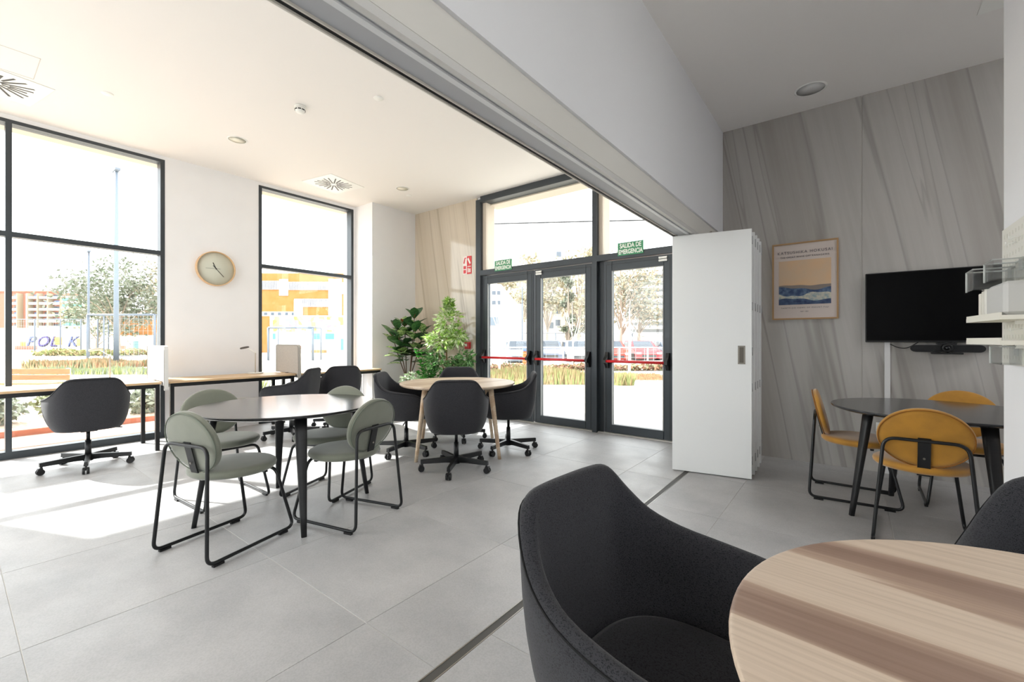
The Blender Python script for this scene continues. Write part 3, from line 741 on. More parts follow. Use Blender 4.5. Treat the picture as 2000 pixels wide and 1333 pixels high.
text('lettering', 'THIRTY-SIX VIEWS OF MOUNT FUJI', .018, INK, t, T(0, -.0175, -.268) @ RX(PI/2), .0004, sx=1.05, spacing=1.35)
text('lettering', '1829 - 1833', .014, INK, t, T(0, -.0175, -.305) @ RX(PI/2), .0004)
pr_ = box((-.215, -.0175, -.235), (.215, -.016, .205)).build('print', mat('print_peach', '#d9b48d', .7, col2='#cdb69c', vscale=4), t, 'plain abstract print of peach sky over blue bands')
def band(pts, m_, k, n): MB().prism(pts, -.0175-.0004*(k+1), -.0175-.0004*k, 'y').build(n, m_, pr_)
def wavy(z0, a, ph, zb, f=1.0): return [(-.215+.43*i/24, z0+a*math.sin(ph+f*i/24*2*PI)+a*.4*math.sin(2.7*f*i/24*2*PI+ph)) for i in range(25)] + [(.215, zb), (-.215, zb)]
band(wavy(-.045, .006, .4, -.235), mat('print_grey', '#867c76', .7), 0, 'print_band')
band(wavy(-.075, .016, 1.2, -.235, .8), mat('print_blue', '#33466b', .7, col2='#5d7390', vscale=30), 1, 'print_band')
band(wavy(-.135, .018, 2.6, -.235, 1.1), mat('print_cream', '#cbc6b4', .7, col2='#8fa0a6', vscale=34), 2, 'print_band')
band(wavy(-.185, .014, .3, -.235, .9), mat('print_navy', '#27365a', .7, col2='#4b5f7e', vscale=26), 3, 'print_band')
t = thing('television', 'black wall-mounted flat television on the stone wall', 'television', (.675, YD-.002, 1.487))
box((-.563, -.06, -.305), (.563, -.03, .318), .004).build('cabinet', BLKM, t)
box((-.555, -.0615, -.290), (.555, -.060, .310)).build('screen', mat('screen_black', '#020203', .3, spec=.12), t)
box((-.2, -.03, -.15), (.2, 0, .15)).build('wall_bracket', BLK, t)
t = thing('conference_camera', 'black conference camera bar hanging below the television', 'camera', (.640, YD-.05, 1.125))
pts = []
for k in range(9): a = PI/2+PI*k/8; pts.append((-.19+.035*math.cos(a), .005+.03*math.sin(a)))
for k in range(9): a = -PI/2+PI*k/8; pts.append((.19+.035*math.cos(a), .005+.03*math.sin(a)))
MB().prism(pts, -.05, 0, 'y').build('speaker_bar', mat('camera_fabric', '#1a1b1d', .8, bump=.3, bscale=600), t)
MB().lathe([(.001, 0), (.037, 0), (.037, .05), (.03, .06), (.02, .055), (.001, .055)], 32, T(0, -.03, .01) @ RX(PI/2)).build('lens_housing', BLKM, t)
MB().lathe([(.001, 0), (.017, 0), (.017, .004), (.012, .010), (.001, .011)], 24, T(0, -.088, .01) @ RX(PI/2)).build('lens', mat('lens_glass', '#101216', .05), t)
box((-.095, -.07, -.042), (.095, 0, -.028), .003).build('stand_foot', BLKM, t)
box((-.06, -.05, .038), (.06, .02, .055), .003).build('mount_clamp', BLKM, t)
tag(box((.247, YD-.022, 0), (.287, YD, 1.185), .002).build('cable_trunking', mat('trunking_white', '#d9d9d9', .5)), 'white vertical cable trunking running down below the television', 'trunking')
tag(MB().tube(catmull([(.285, YD-.03, 1.165), (.34, YD-.045, 1.135), (.40, YD-.05, 1.135), (.47, YD-.05, 1.185)], 6), .004, 6).build('cable', BLKM), 'short black cable looping from trunking to television', 'cable')

# ---------------------------------------------------------------- pegboard with its fittings
PX = .518
t = thing('pegboard', 'white slotted pegboard on the wall end at right', 'pegboard', (PX, 2.78, 1.10))
box((0, -.62, 0), (.010, 0, .572), .003).build('board', mat('board_white', '#e4e2da', .6), t)
m = MB()
for i in range(15):
    for j in range(13):
        yy = -.04-.04*i; zz = .03+.042*j
        m.box((-.0008, yy-.0025, zz-.008), (.0005, yy+.0025, zz+.008))
m.build('slots', mat('slot_grey', '#cfccc2'), t, kind='stuff')
def bin_(x0, y0, z0, dx, dy, dz, lab):
    b = thing('clear_bin', lab, 'bin', (x0, y0, z0), 0, 'clear bins on the pegboard')
    e = .003
    box((-dx, -dy, 0), (0, 0, e)).build('bottom', ACR, b)
    for n, a, c in (('side', (-dx, -dy, e), (0, -dy+e, dz)), ('side', (-dx, -e, e), (0, 0, dz)), ('side', (-dx, -dy+e, e), (-dx+e, -e, dz)), ('side', (-e, -dy+e, e), (0, -e, dz))): box(a, c).build(n, ACR, b)
    m = MB().tube([(-dx, -dy, dz), (-dx, 0, dz), (0, 0, dz), (0, -dy, dz)], .0032, 6, True); m.build('rim', mat('acrylic_rim', '#c9ccca', .15), b)
    MB().cone((-dx, 0, 0), (-dx, 0, dz), .0035, .0035, 6).build('edge', mat('acrylic_rim', '#c9ccca', .15), b)
    box((-.002, -dy*.5-.02, dz*.5), (.0005+.004, -dy*.5+.02, dz+.01)).build('hook', mat('acrylic_rim', '#c9ccca', .15), b)
bin_(PX-.004, 2.70, 1.405, .115, .12, .085, 'clear acrylic bin on the pegboard, left of the two upper ones')
bin_(PX-.004, 2.56, 1.430, .085, .13, .075, 'clear acrylic bin on the pegboard, right of the two upper ones')
bin_(PX-.004, 2.64, 1.105, .055, .16, .070, 'clear acrylic bin hanging below the lowest pegboard shelf')
def shelf(z, lab):
    b = thing('peg_shelf', lab, 'shelf', (PX-.001, 2.72, z), 0, 'white shelves on the pegboard')
    pts = [(0, 0), (-.105, 0), (-.118, -.015), (-.118, -.05), (-.09, -.40), (0, -.40)]
    MB().prism(pts, 0, .016, 'z').prism([(-.118, -.02), (-.112, -.02), (-.085, -.40), (-.09, -.40)], .016, .026, 'z').build('shelf_board', mat('shelf_white', '#e9e6db', .5), b)
    box((-.02, -.25, -.014), (0, -.23, 0)).build('peg_hook', WMET, b)
shelf(1.275, 'white pegboard shelf holding the white boxes'); shelf(1.183, 'lowest empty white pegboard shelf')
for i, (y, dx, hgt, c) in enumerate(((2.70, .075, .105, '#e6e3d9'), (2.665, .072, .112, '#dedbd2'), (2.63, .070, .118, '#ebe9e2'))):
    tag(box((PX-.008-dx, y-.030, 1.2915), (PX-.008, y, 1.2915+hgt), .002).build('booklet', mat('booklet_%d' % i, c, .7)), ('lowest of the three white booklets on the pegboard shelf, leftmost', 'middle one of the three white booklets on the pegboard shelf', 'tallest of the three white booklets, touching the grey-white box')[i], 'book', 'white booklets on the pegboard shelf')
tag(box((PX-.078, 2.34, 1.2915), (PX-.008, 2.597, 1.415), .012).build('storage_box', mat('box_grey', '#c9c9c7', .6)), 'grey-white box with rounded edges on the upper pegboard shelf', 'box')
for i, (y, z, lab) in enumerate(((2.565, 1.585, 'white peg hook high on the pegboard, left one'), (2.52, 1.60, 'white peg hook high on the pegboard, right one'), (2.50, 1.245, 'white peg hook between the two pegboard shelves'))):
    tag(MB().tube([(PX+.001, y, z), (PX-.02, y, z-.003), (PX-.03, y, z-.012), (PX-.03, y, z+.004)], .0025, 6).build('peg_hook', WMET), lab, 'hook', 'hooks on the pegboard')

# added fill light: glowing ceiling panels out of view, brightening both rooms
for i, (x, y) in enumerate(((-5.0, -2.2), (-3.2, -2.2), (-4.1, -3.2), (2.6, .6), (2.5, 3.7))):
    t = thing('fill_panel', ('added ceiling fill panel near the window wall, behind the camera', 'added ceiling fill panel near the sliding rail, behind the camera', 'rearmost added ceiling fill panel of the left room', 'added ceiling fill panel to the right of the foreground table', 'added ceiling fill panel right of the television, behind the wall end')[i], 'lamp', (x, y, H), 0, 'added fill panels out of view, %s room' % ('left', 'right')[i > 2])
    box((-.62, -.32, -.03), (.62, .32, -.002)).build('frame', WMET, t)
    box((-.60, -.30, -.034), (.60, .30, -.030)).build('diffuser', mat('light_panel', '#ffffff', .5, emit=8), t)
#@@PLANTS
# ---------------------------------------------------------------- plants in the corner
def leaf_mesh(name, L_, W, m, fold=.25, droop=.25, n=5):
    mb = MB(); vs = []; fs = []
    for i in range(n+1):
        t = i/n; wv = W*math.sin(PI*min(1, t*.92+.04))**.8 * (1 if i < n else .15); x = L_*t; z = -droop*L_*t*t
        vs += [(x, -wv/2, z+fold*wv/2), (x, 0, z), (x, wv/2, z+fold*wv/2)]
    for i in range(n):
        a = i*3; fs += [(a, a+1, a+4, a+3), (a+1, a+2, a+5, a+4)]
    mb.add(vs, fs, True); o = mb.build(name, m, fix=False); me = o.data; bpy.data.objects.remove(o); return me
def aim(p, d, roll=0):
    d = Vector(d).normalized(); up = Vector((0, 0, 1)); s = up.cross(d)
    if s.length < .05: s = Vector((0, 1, 0))
    s.normalize(); u = d.cross(s)
    M = Matrix((d, s, u)).transposed().to_4x4()
    return T(*p) @ M @ RX(roll)
def pot(t, r, h, m):
    MB().lathe([(r*.8, 0), (r*.86, .01), (r, h), (r*.94, h), (r*.93, h-.04), (.001, h-.04)], 32).build('pot', m, t)
    MB().lathe([(r*.92, h-.04), (.001, h-.03)], 24).build('soil', mat('soil', '#3d2f25', .95), t)
def vmat(name, c1, c2, sc=3):
    m = bpy.data.materials.new(name); m.use_nodes = True; nt = m.node_tree; b = nt.nodes['Principled BSDF']; b.inputs['Roughness'].default_value = .38
    tc = nt.nodes.new('ShaderNodeTexCoord'); n = nt.nodes.new('ShaderNodeTexNoise'); n.inputs['Scale'].default_value = sc*10
    r = nt.nodes.new('ShaderNodeValToRGB'); r.color_ramp.elements[0].color = lin(c1); r.color_ramp.elements[1].color = lin(c2)
    r.color_ramp.elements[0].position = .45; r.color_ramp.elements[1].position = .6
    nt.links.new(tc.outputs['Object'], n.inputs['Vector']); nt.links.new(n.outputs[0], r.inputs[0]); nt.links.new(r.outputs[0], b.inputs['Base Color'])
    return m
POTM = mat('woven_pot', '#8f8576', .9, bump=.4, bscale=120)
BARK = mat('brown_bark', '#5c4436', .85, bump=.3, bscale=60)
dk = vmat('rubber_leaf_dark', '#274a2b', '#41693a'); cr = vmat('rubber_leaf_variegated', '#5d8a45', '#b9c98c'); rd = vmat('rubber_leaf_red', '#7d3527', '#a5573b')
R3 = random.Random(3)
p0 = away(797, 7.15)
t = thing('rubber_plant', 'tall rubber plant with big dark leaves, left of the corner plants', 'plant', p0)
pot(t, .17, .30, POTM)
Rv = Vector((math.cos(YAW), math.sin(YAW), 0)); Fv = Vector((-math.sin(YAW), math.cos(YAW), 0))
LM = [leaf_mesh('leaf', .25, .145, m) for m in (dk, dk, cr, rd)]
tips = [(-.28, .02, 1.34), (-.17, -.06, 1.46), (-.07, .05, 1.52), (.11, 0, 1.66), (.14, -.08, 1.42), (.26, .04, 1.40)]
for a, b, z in tips:
    tip = Rv*a+Fv*b+Vector((0, 0, z)); fork = Vector((0, 0, .55)) + Rv*(.02 if a > 0 else -.02)
    pts = catmull([(0, 0, .26), (0, 0, .42), fork, fork.lerp(tip, .5)+Vector((0, 0, -.03)), tip], 4)
    MB().tube(pts, [.013-.008*i/len(pts) for i in range(len(pts))], 7).build('stem', BARK, t)
    nl = 19
    for k in range(nl):
        f = .74+.26*k/nl; i = min(len(pts)-1, int(f*(len(pts)-1))); q = Vector(pts[i])
        an = k*2.4+a*9; el = .15+1.0*(k/nl)
        d = Vector((math.cos(an)*math.cos(el), math.sin(an)*math.cos(el), math.sin(el)+.05))
        pick = 3 if k == nl-1 else (2 if R3.random() < .22 + (.2 if a < -.1 else 0) else 0)
        o = bpy.data.objects.new('leaf', LM[pick]); C.objects.link(o); o.parent = t
        s = R3.uniform(.75, 1.12)*(.6 if pick == 3 else 1)
        o.matrix_local = aim(q, d, R3.uniform(-.4, .4)) @ Matrix.Scale(s, 4)
def leafy(t, name, centers, n, L_, W, mats, seed, label=None):
    R = random.Random(seed)
    for mi, m in enumerate(mats):
        mb = MB()
        for (a, b, z, r, rz) in centers:
            for k in range(n//len(mats)):
                while True:
                    v = Vector((R.uniform(-1, 1), R.uniform(-1, 1), R.uniform(-1, 1)))
                    if v.length < 1: break
                p = Rv*(a+v.x*r)+Fv*(b+v.y*r)+Vector((0, 0, z+v.z*rz))
                d = Vector((v.x, v.y, v.z*.6+R.uniform(-.5, .5)))+Vector((R.uniform(-.6, .6), R.uniform(-.6, .6), 0))
                M = aim(p, d, R.uniform(-1, 1)); s = R.uniform(.7, 1.2)
                l, w_ = L_*s, W*s
                mb.add([(0, 0, 0), (l*.35, -w_/2, .1*w_), (l, 0, -.12*l), (l*.35, w_/2, .1*w_)], [(0, 1, 2), (0, 2, 3)], False, M)
        mb.build(name, m, t, label, 'stuff', fix=False)
t = thing('weeping_fig', 'variegated weeping fig with small bright leaves by the fire call point', 'plant', away(872, 6.78))
pot(t, .16, .28, POTM)
MB().tube([(0, 0, .24), (.01, 0, .7), (-.01, .01, 1.1), (.0, 0, 1.45)], [.016, .014, .011, .006], 8).build('trunk', mat('tan_bark', '#8a6a4a', .8), t)
for a, z0, z1 in ((.2, .6, .95), (-.14, .6, 1.0), (-.12, 1.0, 1.25), (.12, 1.1, 1.35)):
    MB().tube([Vector((0, 0, z0)), Rv*a*.6+Vector((0, 0, z1-.1)), Rv*a+Vector((0, 0, z1))], [.007, .005, .003], 6).build('branch', mat('tan_bark', '#8a6a4a', .8), t)
leafy(t, 'foliage', [(.02, 0, 1.50, .18, .19), (-.12, 0, 1.18, .20, .15), (.14, 0, 1.25, .15, .12), (.04, 0, 1.73, .025, .10)], 190, .105, .050,
      [vmat('fig_leaf_lime', '#7fae3f', '#c4dc86'), vmat('fig_leaf_pale', '#a9c482', '#e6eccd')], 5, 'lime and cream leaves')
leafy(t, 'foliage', [(.28, -.02, .90, .15, .13), (-.14, -.03, .88, .18, .18), (.14, 0, .80, .14, .12)], 150, .09, .044, [vmat('fig_leaf_green', '#3d6b35', '#7ea764')], 6, 'darker green lower leaves')
t = thing('zz_plant', 'bushy bright green plant in front of the corner plants', 'plant', away(836, 6.85))
pot(t, .15, .26, POTM)
zl = leaf_mesh('leaf', .105, .050, vmat('zz_leaf', '#2f7d2e', '#5cae42'), n=3)
for k in range(13):
    an = k*2.4; sp = R3.uniform(.10, .26); hh = R3.uniform(.35, .92)
    tip = Vector((math.cos(an)*sp, math.sin(an)*sp, .24+hh)); pts = catmull([(0, 0, .22), Vector((tip.x*.25, tip.y*.25, .24+hh*.5)), tip], 6)
    fr = MB().tube(pts, .005, 5).build('frond', mat('green_stem', '#4b7a34', .6), t)
    for j in range(3, len(pts)):
        for s in (-1, 1):
            d0 = (Vector(pts[j])-Vector(pts[j-1])).normalized(); side = d0.cross(Vector((0, 0, 1))).normalized()*s
            o = bpy.data.objects.new('leaf', zl); C.objects.link(o); o.parent = fr
            o.matrix_local = aim(pts[j], d0*.5+side+Vector((0, 0, .25)), R3.uniform(-.3, .3))
t = thing('variegated_shrub', 'low pale-leaved plant behind the wood table edge', 'plant', away(803, 6.6))
pot(t, .12, .3, POTM)
MB().cone((0, 0, .25), (0, 0, .6), .008, .005, 8).build('stem', BARK, t)
leafy(t, 'foliage', [(0, 0, .60, .13, .10)], 110, .08, .036, [vmat('pale_leaf', '#9bb98a', '#dfe6cf')], 9)

#@@OUTSIDE
# ---------------------------------------------------------------- outside
ZG = -.10
gm = mat('pale_paving', '#b9b3a9', .9, var=.06, vscale=.8)
struct('ground', MB().box((-260, -120, ZG-.3), (XW-T_, 260, ZG)).box((XW-T_, YD+T_, ZG-.3), (120, 260, ZG)).box((4.2, -120, ZG-.3), (120, YD+T_, ZG)).box((XW-T_, -120, ZG-.3), (4.2, -4.2, ZG)), gm, 'pale paved ground around the building', 'ground')
def strip(n, x0, x1, y0, y1, z0, z1, m): return struct(n, box((x0, y0, z0), (x1, y1, z1)), m, n.replace('_', ' ')+' outside the windows', 'paving')
strip('pink_paving', -8.75, -7.85, -9, 9, ZG, ZG+.02, mat('pink_paving', '#b99f90', .9, var=.1, vscale=2))
strip('terracotta_kerb', -8.87, -8.75, -9, 9, ZG, ZG+.10, mat('terracotta', '#a8674f', .85, var=.15, vscale=6))
strip('gravel_bed', -11.6, -8.87, -9, 9, ZG, ZG+.05, mat('gravel', '#a58d78', .95, col2='#cbb9a5', vscale=18, bump=.6, bscale=40))
def frame(px, d): return away(px, d, ZG), YAW
def shrub(lab, loc, r, h, n, mats, seed, name='shrub', blade=False, g=None):
    t = thing(name, lab, 'plant', loc, 0, g); R = random.Random(seed)
    for m in mats:
        mb = MB()
        for k in range(n//len(mats)):
            a = R.uniform(0, 2*PI); q = math.sqrt(R.random())*r
            if blade:
                x, y = math.cos(a)*q, math.sin(a)*q; l = h*R.uniform(.6, 1.1); lx, ly = R.uniform(-.25, .25)*l+x*.4, R.uniform(-.25, .25)*l+y*.4; w_ = .012+.01*h
                mb.add([(x-w_, y, 0), (x+w_, y, 0), (x+lx, y+ly, l)], [(0, 1, 2)])
            else:
                z = h*R.random()**.7; f = math.sin(PI*min(1, .15+.8*z/h)); x, y = math.cos(a)*q*f, math.sin(a)*q*f; s = .05+.05*r
                M = T(x, y, z) @ Matrix.Rotation(R.uniform(0, 6), 4, (R.random()+.01, R.random(), R.random()))
                mb.add([(-s, 0, 0), (0, -s*.4, 0), (s, 0, 0), (0, s*.4, 0)], [(0, 1, 2, 3)], False, M)
        mb.build('foliage', m, t, kind='stuff', fix=False)
    if not blade: MB().cone((0, 0, 0), (0, 0, h*.5), .02+.03*r, .02, 6).build('stem', BARK, t)
    return t
GREY = mat('grey_green_leaf', '#9aa08e', .8, var=.2); LIME = mat('lime_leaf', '#a2ab70', .8, var=.2); OLIVE = mat('olive_leaf', '#8b906c', .8, var=.25)
STRAW = mat('straw_grass', '#b09c74', .85, var=.25); ORG = mat('orange_leaf', '#b98f6d', .85, var=.25); RDL = mat('reddish_leaf', '#a5816f', .85, var=.2)
for i, (x, y, r, h, m, lab) in enumerate(((-10.0, .45, .35, .45, GREY, 'grey-green shrub in the gravel bed near the lone swivel chair'), (-9.3, 1.35, .30, .28, LIME, 'lime green tuft in the gravel bed behind the chair'),
      (-9.7, 2.15, .38, .42, GREY, 'grey shrub in the gravel bed below the left desk end'), (-10.6, 1.3, .45, .5, OLIVE, 'olive shrub far back in the gravel bed'), (-9.4, .1, .22, .22, ORG, 'small orange tuft at the terracotta kerb'), (-9.5, 3.6, .35, .8, LIME, 'lime grass seen below the right window'))):
    shrub(lab, (x, y, ZG+.05), r, h, 500, [m], 20+i, blade=(m is LIME))
# hedges and grass rows (countless blades: one mesh each)
def row(name, lab, pxa, pxb, d, dep, h, n, mats, seed, blade=True):
    a = away((pxa+pxb)/2, d, ZG); W_ = (pxb-pxa)*d/856; t = thing(name, lab, 'plant', a, YAW); R = random.Random(seed)
    for m in mats:
        mb = MB()
        for k in range(n//len(mats)):
            x, y = R.uniform(-W_/2, W_/2), R.uniform(0, dep); hh = h*R.uniform(.5, 1.05)*(.85+.15*math.sin(x*2.1+y))
            if blade:
                l = R.uniform(-.3, .3)*hh; w_ = .018+.0012*d; mb.add([(x-w_, y, 0), (x+w_, y, 0), (x+l, y+R.uniform(-.2, .2)*hh, hh)], [(0, 1, 2)])
            else:
                s = .05+.0028*d; M = T(x, y, hh*R.random()**.5) @ Matrix.Rotation(R.uniform(0, 6), 4, (R.random()+.01, R.random(), R.random()))
                mb.add([(-s, 0, 0), (0, -s*.5, 0), (s, 0, 0), (0, s*.5, 0)], [(0, 1, 2, 3)], False, M)
        mb.build('foliage', m, t, kind='stuff', fix=False)
row('grass_row', 'orange-topped grass row beyond the left window', 40, 235, 20, 2.2, .50, 5200, [ORG, STRAW, OLIVE], 31)
row('grass_row', 'green verge in front of the orange grass row', 35, 330, 16.5, 1.6, .28, 3600, [LIME, GREY], 32)
row('hedge', 'yellow-green low hedge before the painted white wall', 60, 260, 36, 2, .6, 2600, [LIME, STRAW], 33, False)
row('grass_row', 'yellow ornamental grass outside the double exit door', 925, 1150, 12.8, 1.9, .52, 5200, [STRAW, STRAW, LIME], 34)
row('hedge', 'low reddish hedge row beyond the exit doors', 935, 1310, 18.5, .9, .30, 3000, [RDL, ORG, OLIVE], 35, False)
row('grass_row', 'sparse straw-coloured verge outside the single exit door', 1165, 1330, 14.2, 2.6, .10, 1500, [STRAW, ORG], 36)
for i, px in enumerate((1207, 1226)): shrub(('yellow grass tuft outside the single door, left one', 'yellow grass tuft outside the single door, right one')[i], away(px, 12.7, ZG), .17, .42, 260, [STRAW, LIME], 50+i, 'grass_tuft', True, 'tufts outside the single door')
# bench
o = thing('park_bench', 'bench with orange wooden slats outside the left window', 'bench', away(42, 8.2, ZG), YAW)
SL = mat('bench_wood', '#b58259', .6, var=.2, vscale=6, stretch=(1, 10, 10)); BW = mat('bench_frame', '#d9d7d2', .5)
for x in (-.62, .44): MB().box((x, 0, 0), (x+.05, .45, .04)).box((x, .05, .04), (x+.05, .10, .46)).box((x, .38, .04), (x+.05, .43, .75), M=None).box((x, .05, .42), (x+.05, .43, .46)).build('side_frame', BW, o)
for y in (.05, .17, .29): box((-.70, y, .46), (.52, y+.10, .49)).build('slat', SL, o)
for z in (.52, .64): box((-.70, .36, z), (.52, .385, z+.10)).build('slat', SL, o)
# fences
def fence(lab, pxs, d, h, pm, wires=True, g=None, rail=True, name='fence', rpx=None, lines=8, vert=0):
    o = thing(name, lab, 'fence', away(pxs[0], d, ZG), YAW, g); x0 = pxs[0]
    for px in pxs: MB().cone(((px-x0)*d/856, 0, 0), ((px-x0)*d/856, 0, h), .035+.0006*d, .03+.0006*d, 8).build('post', pm, o)
    W_ = (pxs[-1]-x0)*d/856
    if rail: MB().cone((0, 0, h), (W_, 0, h), .03, .03, 6).build('top_rail', pm, o)
    mb = MB()
    for k in range(lines): z = h*(k+.5)/lines; mb.box((0, -.004, z), (W_, .004, z+.012))
    for k in range(vert): x = W_*(k+.5)/vert; mb.box((x, -.004, 0), (x+.014, .004, h))
    if lines or vert: mb.build('wire_mesh', mat('wire_grey', '#a9adb0', .5, .3), o, kind='stuff')
PST = mat('grey_blue_post', '#6f7884', .5, .2)
fence('grey sports court fence with posts beyond the left window', (20, 68, 118, 158, 191, 212), 44, 3.4, PST, vert=40)
fence('white kerbside mesh fence before the parked cars', (935, 990, 1045, 1100, 1155, 1210, 1265, 1320), 21, .95, mat('white_post', '#dfe0e0', .5), lines=5, vert=22)
fence('tall dark railing behind the parked cars', (935, 1010, 1085, 1160, 1235, 1310), 37, 1.9, PST, lines=2, vert=110)
def goal(lab, pa, pb, d, h):
    o = thing('goal_frame', lab, 'goal', away(pa, d, ZG), YAW); W_ = (pb-pa)*d/856
    for x in (0, W_): MB().cone((x, 0, 0), (x, 0, h), .07, .07, 10).build('post', PST, o); MB().cone((x, 1.2, 0), (x, 1.2, h), .04, .04, 8).build('rear_post', PST, o); MB().cone((x, 0, h), (x, 1.2, h), .04, .04, 8).build('side_bar', PST, o)
    MB().cone((0, 0, h), (W_, 0, h), .07, .07, 10).build('crossbar', PST, o)
    mb = MB()
    for k in range(14): x = W_*(k+.5)/14; mb.box((x, 1.2, 0), (x+.012, 1.21, h))
    for k in range(7): z = h*(k+.5)/7; mb.box((0, 1.2, z), (W_, 1.21, z+.012))
    mb.build('net', mat('wire_grey', '#a9adb0'), o, kind='stuff')
goal('dark steel goal frame beyond the left window', 171, 302, 30, 3.05); goal('dark steel goal frame beyond the right window', 524, 611, 28, 2.1)
# lamp posts
o = thing('lamp_post', 'thick grey-blue lamp post beyond the left window', 'lamp post', away(227, 21, ZG))
MB().cone((0, 0, 0), (0, 0, 9.5), .11, .075, 14).build('mast', mat('post_blue', '#7c8896', .5, .2), o); MB().cone((0, 0, 0), (0, 0, .08), .2, .2, 14).build('base_flange', PST, o); box((-.35, -.1, 9.4), (.35, .1, 9.5)).build('lamp_head', PST, o)
o = thing('lamp_post', 'thin distant lamp post left of the thick one', 'lamp post', away(173, 34, ZG))
MB().cone((0, 0, 0), (0, 0, 8.2), .08, .07, 12).build('mast', PST, o); box((-.3, -.1, 8.15), (.3, .1, 8.25)).build('lamp_head', PST, o)
# buildings: local x to the right, y away
def bld(lab, pa, pb, d, top, dep, m, cat='building', name='building', z0=ZG):
    W_ = (pb-pa)*d/856; o = thing(name, lab, cat, away((pa+pb)/2, d, 0), YAW); h = hz(top, d)
    box((-W_/2, 0, z0), (W_/2, dep, h)).build('wall', m, o)
    def P(n, a, b, ya, yb, mm, t0=-.06, t1=0, **k):   # a rectangle given by columns/rows of the photo at this distance
        X0, X1 = (a-(pa+pb)/2)*d/856, (b-(pa+pb)/2)*d/856
        return box((X0, t0, hz(yb, d)), (X1, t1, hz(ya, d))).build(n, mm, o, **k)
    return o, P
BRK = mat('orange_brick', '#b07a66', .9, var=.1, vscale=3); SCR = mat('shutter_grey', '#9aa3ad', .7); WB = mat('white_balcony', '#dfdcd8', .8); TEAL = mat('teal_awning', '#6fae9f', .8); WIN = mat('window_dark', '#5c6672', .3)
CRM = mat('cream_facade', '#d8cdbb', .9)
o, P = bld('orange brick apartment block with white balconies, far beyond the left window', -20, 118, 100, 571, 12, BRK, 'apartment')
for cx0 in (27, 66, 86, 104):
    for r in range(6):
        y = 576+r*11.5
        P('balcony', cx0, cx0+15, y+4, y+8.5, WB, -1.1, 0); P('window', cx0+2, cx0+13, y, y+4, WIN if (r+cx0) % 3 else mat('blue_awning', '#6c86b4', .8), -.08, 0)
P('light_panel', 52, 62, 574, 640, CRM, -.2, 0)
for px_ in (43, 63, 82, 102): P('pilaster', px_, px_+2.5, 574, 642, mat('sand_pilaster', '#a89c86', .9), -1.2, 0)
P('parapet', -20, 118, 569, 572, mat('terracotta', '#a8674f'), -.2, 0)
o, P = bld('cream apartment block with teal awnings right of the orange one', 118, 165, 100, 578, 12, CRM, 'apartment')
for cx0 in (128, 146):
    for r in range(5):
        y = 583+r*12; P('balcony', cx0, cx0+14, y+6, y+10, WB, -1, 0); P('awning', cx0, cx0+14, y, y+5, TEAL, -.8, 0)
P('stair_core', 119, 126, 580, 645, mat('terracotta_pale', '#c99a86', .9), -.3, 0)
o, P = bld('long white wall with painted purple and orange lettering', 0, 175, 60, 641, .4, mat('chalk_wall', '#d9d7d4', .9), 'wall', 'graffiti_wall')
PUR = mat('graffiti_purple', '#5b4f8c', .8); ORP = mat('graffiti_orange', '#d99a52', .8); GRB = mat('graffiti_dark', '#2f2944', .8); GLB = mat('graffiti_pale_blue', '#6a74a6', .8)
wm = T(0, -.02, 0)
for s, px, mm in (('P', 58, GLB), ('O', 82, PUR), ('L', 103, PUR), ('K', 140, GLB)):
    x = (px-87.5)*60/856
    text('lettering', s, 2.1, GRB, o, T(x+.08, -.02, hz(668, 60)-.06) @ RX(PI/2), .01, sx=1.05, shear=.35)
    text('lettering', s, 1.9, mm, o, T(x, -.05, hz(668, 60)) @ RX(PI/2), .01, sx=1.05, shear=.35)
P('painted_patch', 107, 121, 659, 674, ORP, -.04, 0); P('painted_patch', 40, 50, 668, 680, ORP, -.03, 0); P('painted_patch', 150, 156, 662, 676, mat('graffiti_yellow', '#d8c26a', .8), -.03, 0)
P('brick_plinth', 30, 72, 676, 685, BRK, -.05, 0)
YEL = mat('yellow_cladding', '#b87f48', .85, col2='#b2773c', vscale=1.5)
o, P = bld('low yellow wing with white base beyond the left window', 230, 345, 62, 618, 10, YEL)
P('base_wall', 230, 345, 655, 688, mat('white_render', '#dcdad6', .9), -.2, 0); P('window', 263, 273, 667, 682, mat('teal_window', '#7fa7ac', .5), -.25, -.2); P('band', 230, 345, 622, 625, WB, -.1, 0)
P('door_panel', 234, 248, 676, 688, mat('terracotta_pale', '#c99a86'), -.25, -.2)
WRR = mat('white_render', '#dcdad6', .9)
o, P = bld('long yellow-orange building with grey louvres beyond the right window', 470, 730, 46, 534, 12, YEL)
for (a, b, c, d_) in ((512, 545, 549, 566), (565, 642, 551, 567), (576, 642, 584, 600), (643, 672, 552, 575)):
    lp = P('louvre_panel', a, b, c, d_, mat('louvre_back', '#c9c9cc', .7), -.06, 0)
    mb = MB(); X0, X1 = (a-600)*46/856, (b-600)*46/856
    k = 0
    while k < (b-a)/3: x = X0+k*3*46/856; mb.box((x, -.16, hz(d_, 46)), (x+.07, -.06, hz(c, 46))); k += 1
    mb.build('louvre', mat('louvre_grey', '#b0b3bb', .6), o, kind='stuff')
P('white_panel', 546, 563, 546, 578, WRR, -.1, 0); P('white_panel', 575, 592, 586, 618, WRR, -.12, -.06); P('white_panel', 642, 668, 545, 620, WRR, -.1, 0)
for k in range(6): P('window', 503+k*13.5, 509+k*13.5, 611, 616, WIN, -.08, 0)
P('sill_band', 498, 580, 609, 618, WRR, -.05, 0)
P('base_wall', 530, 730, 617, 693, WRR, -.3, 0)
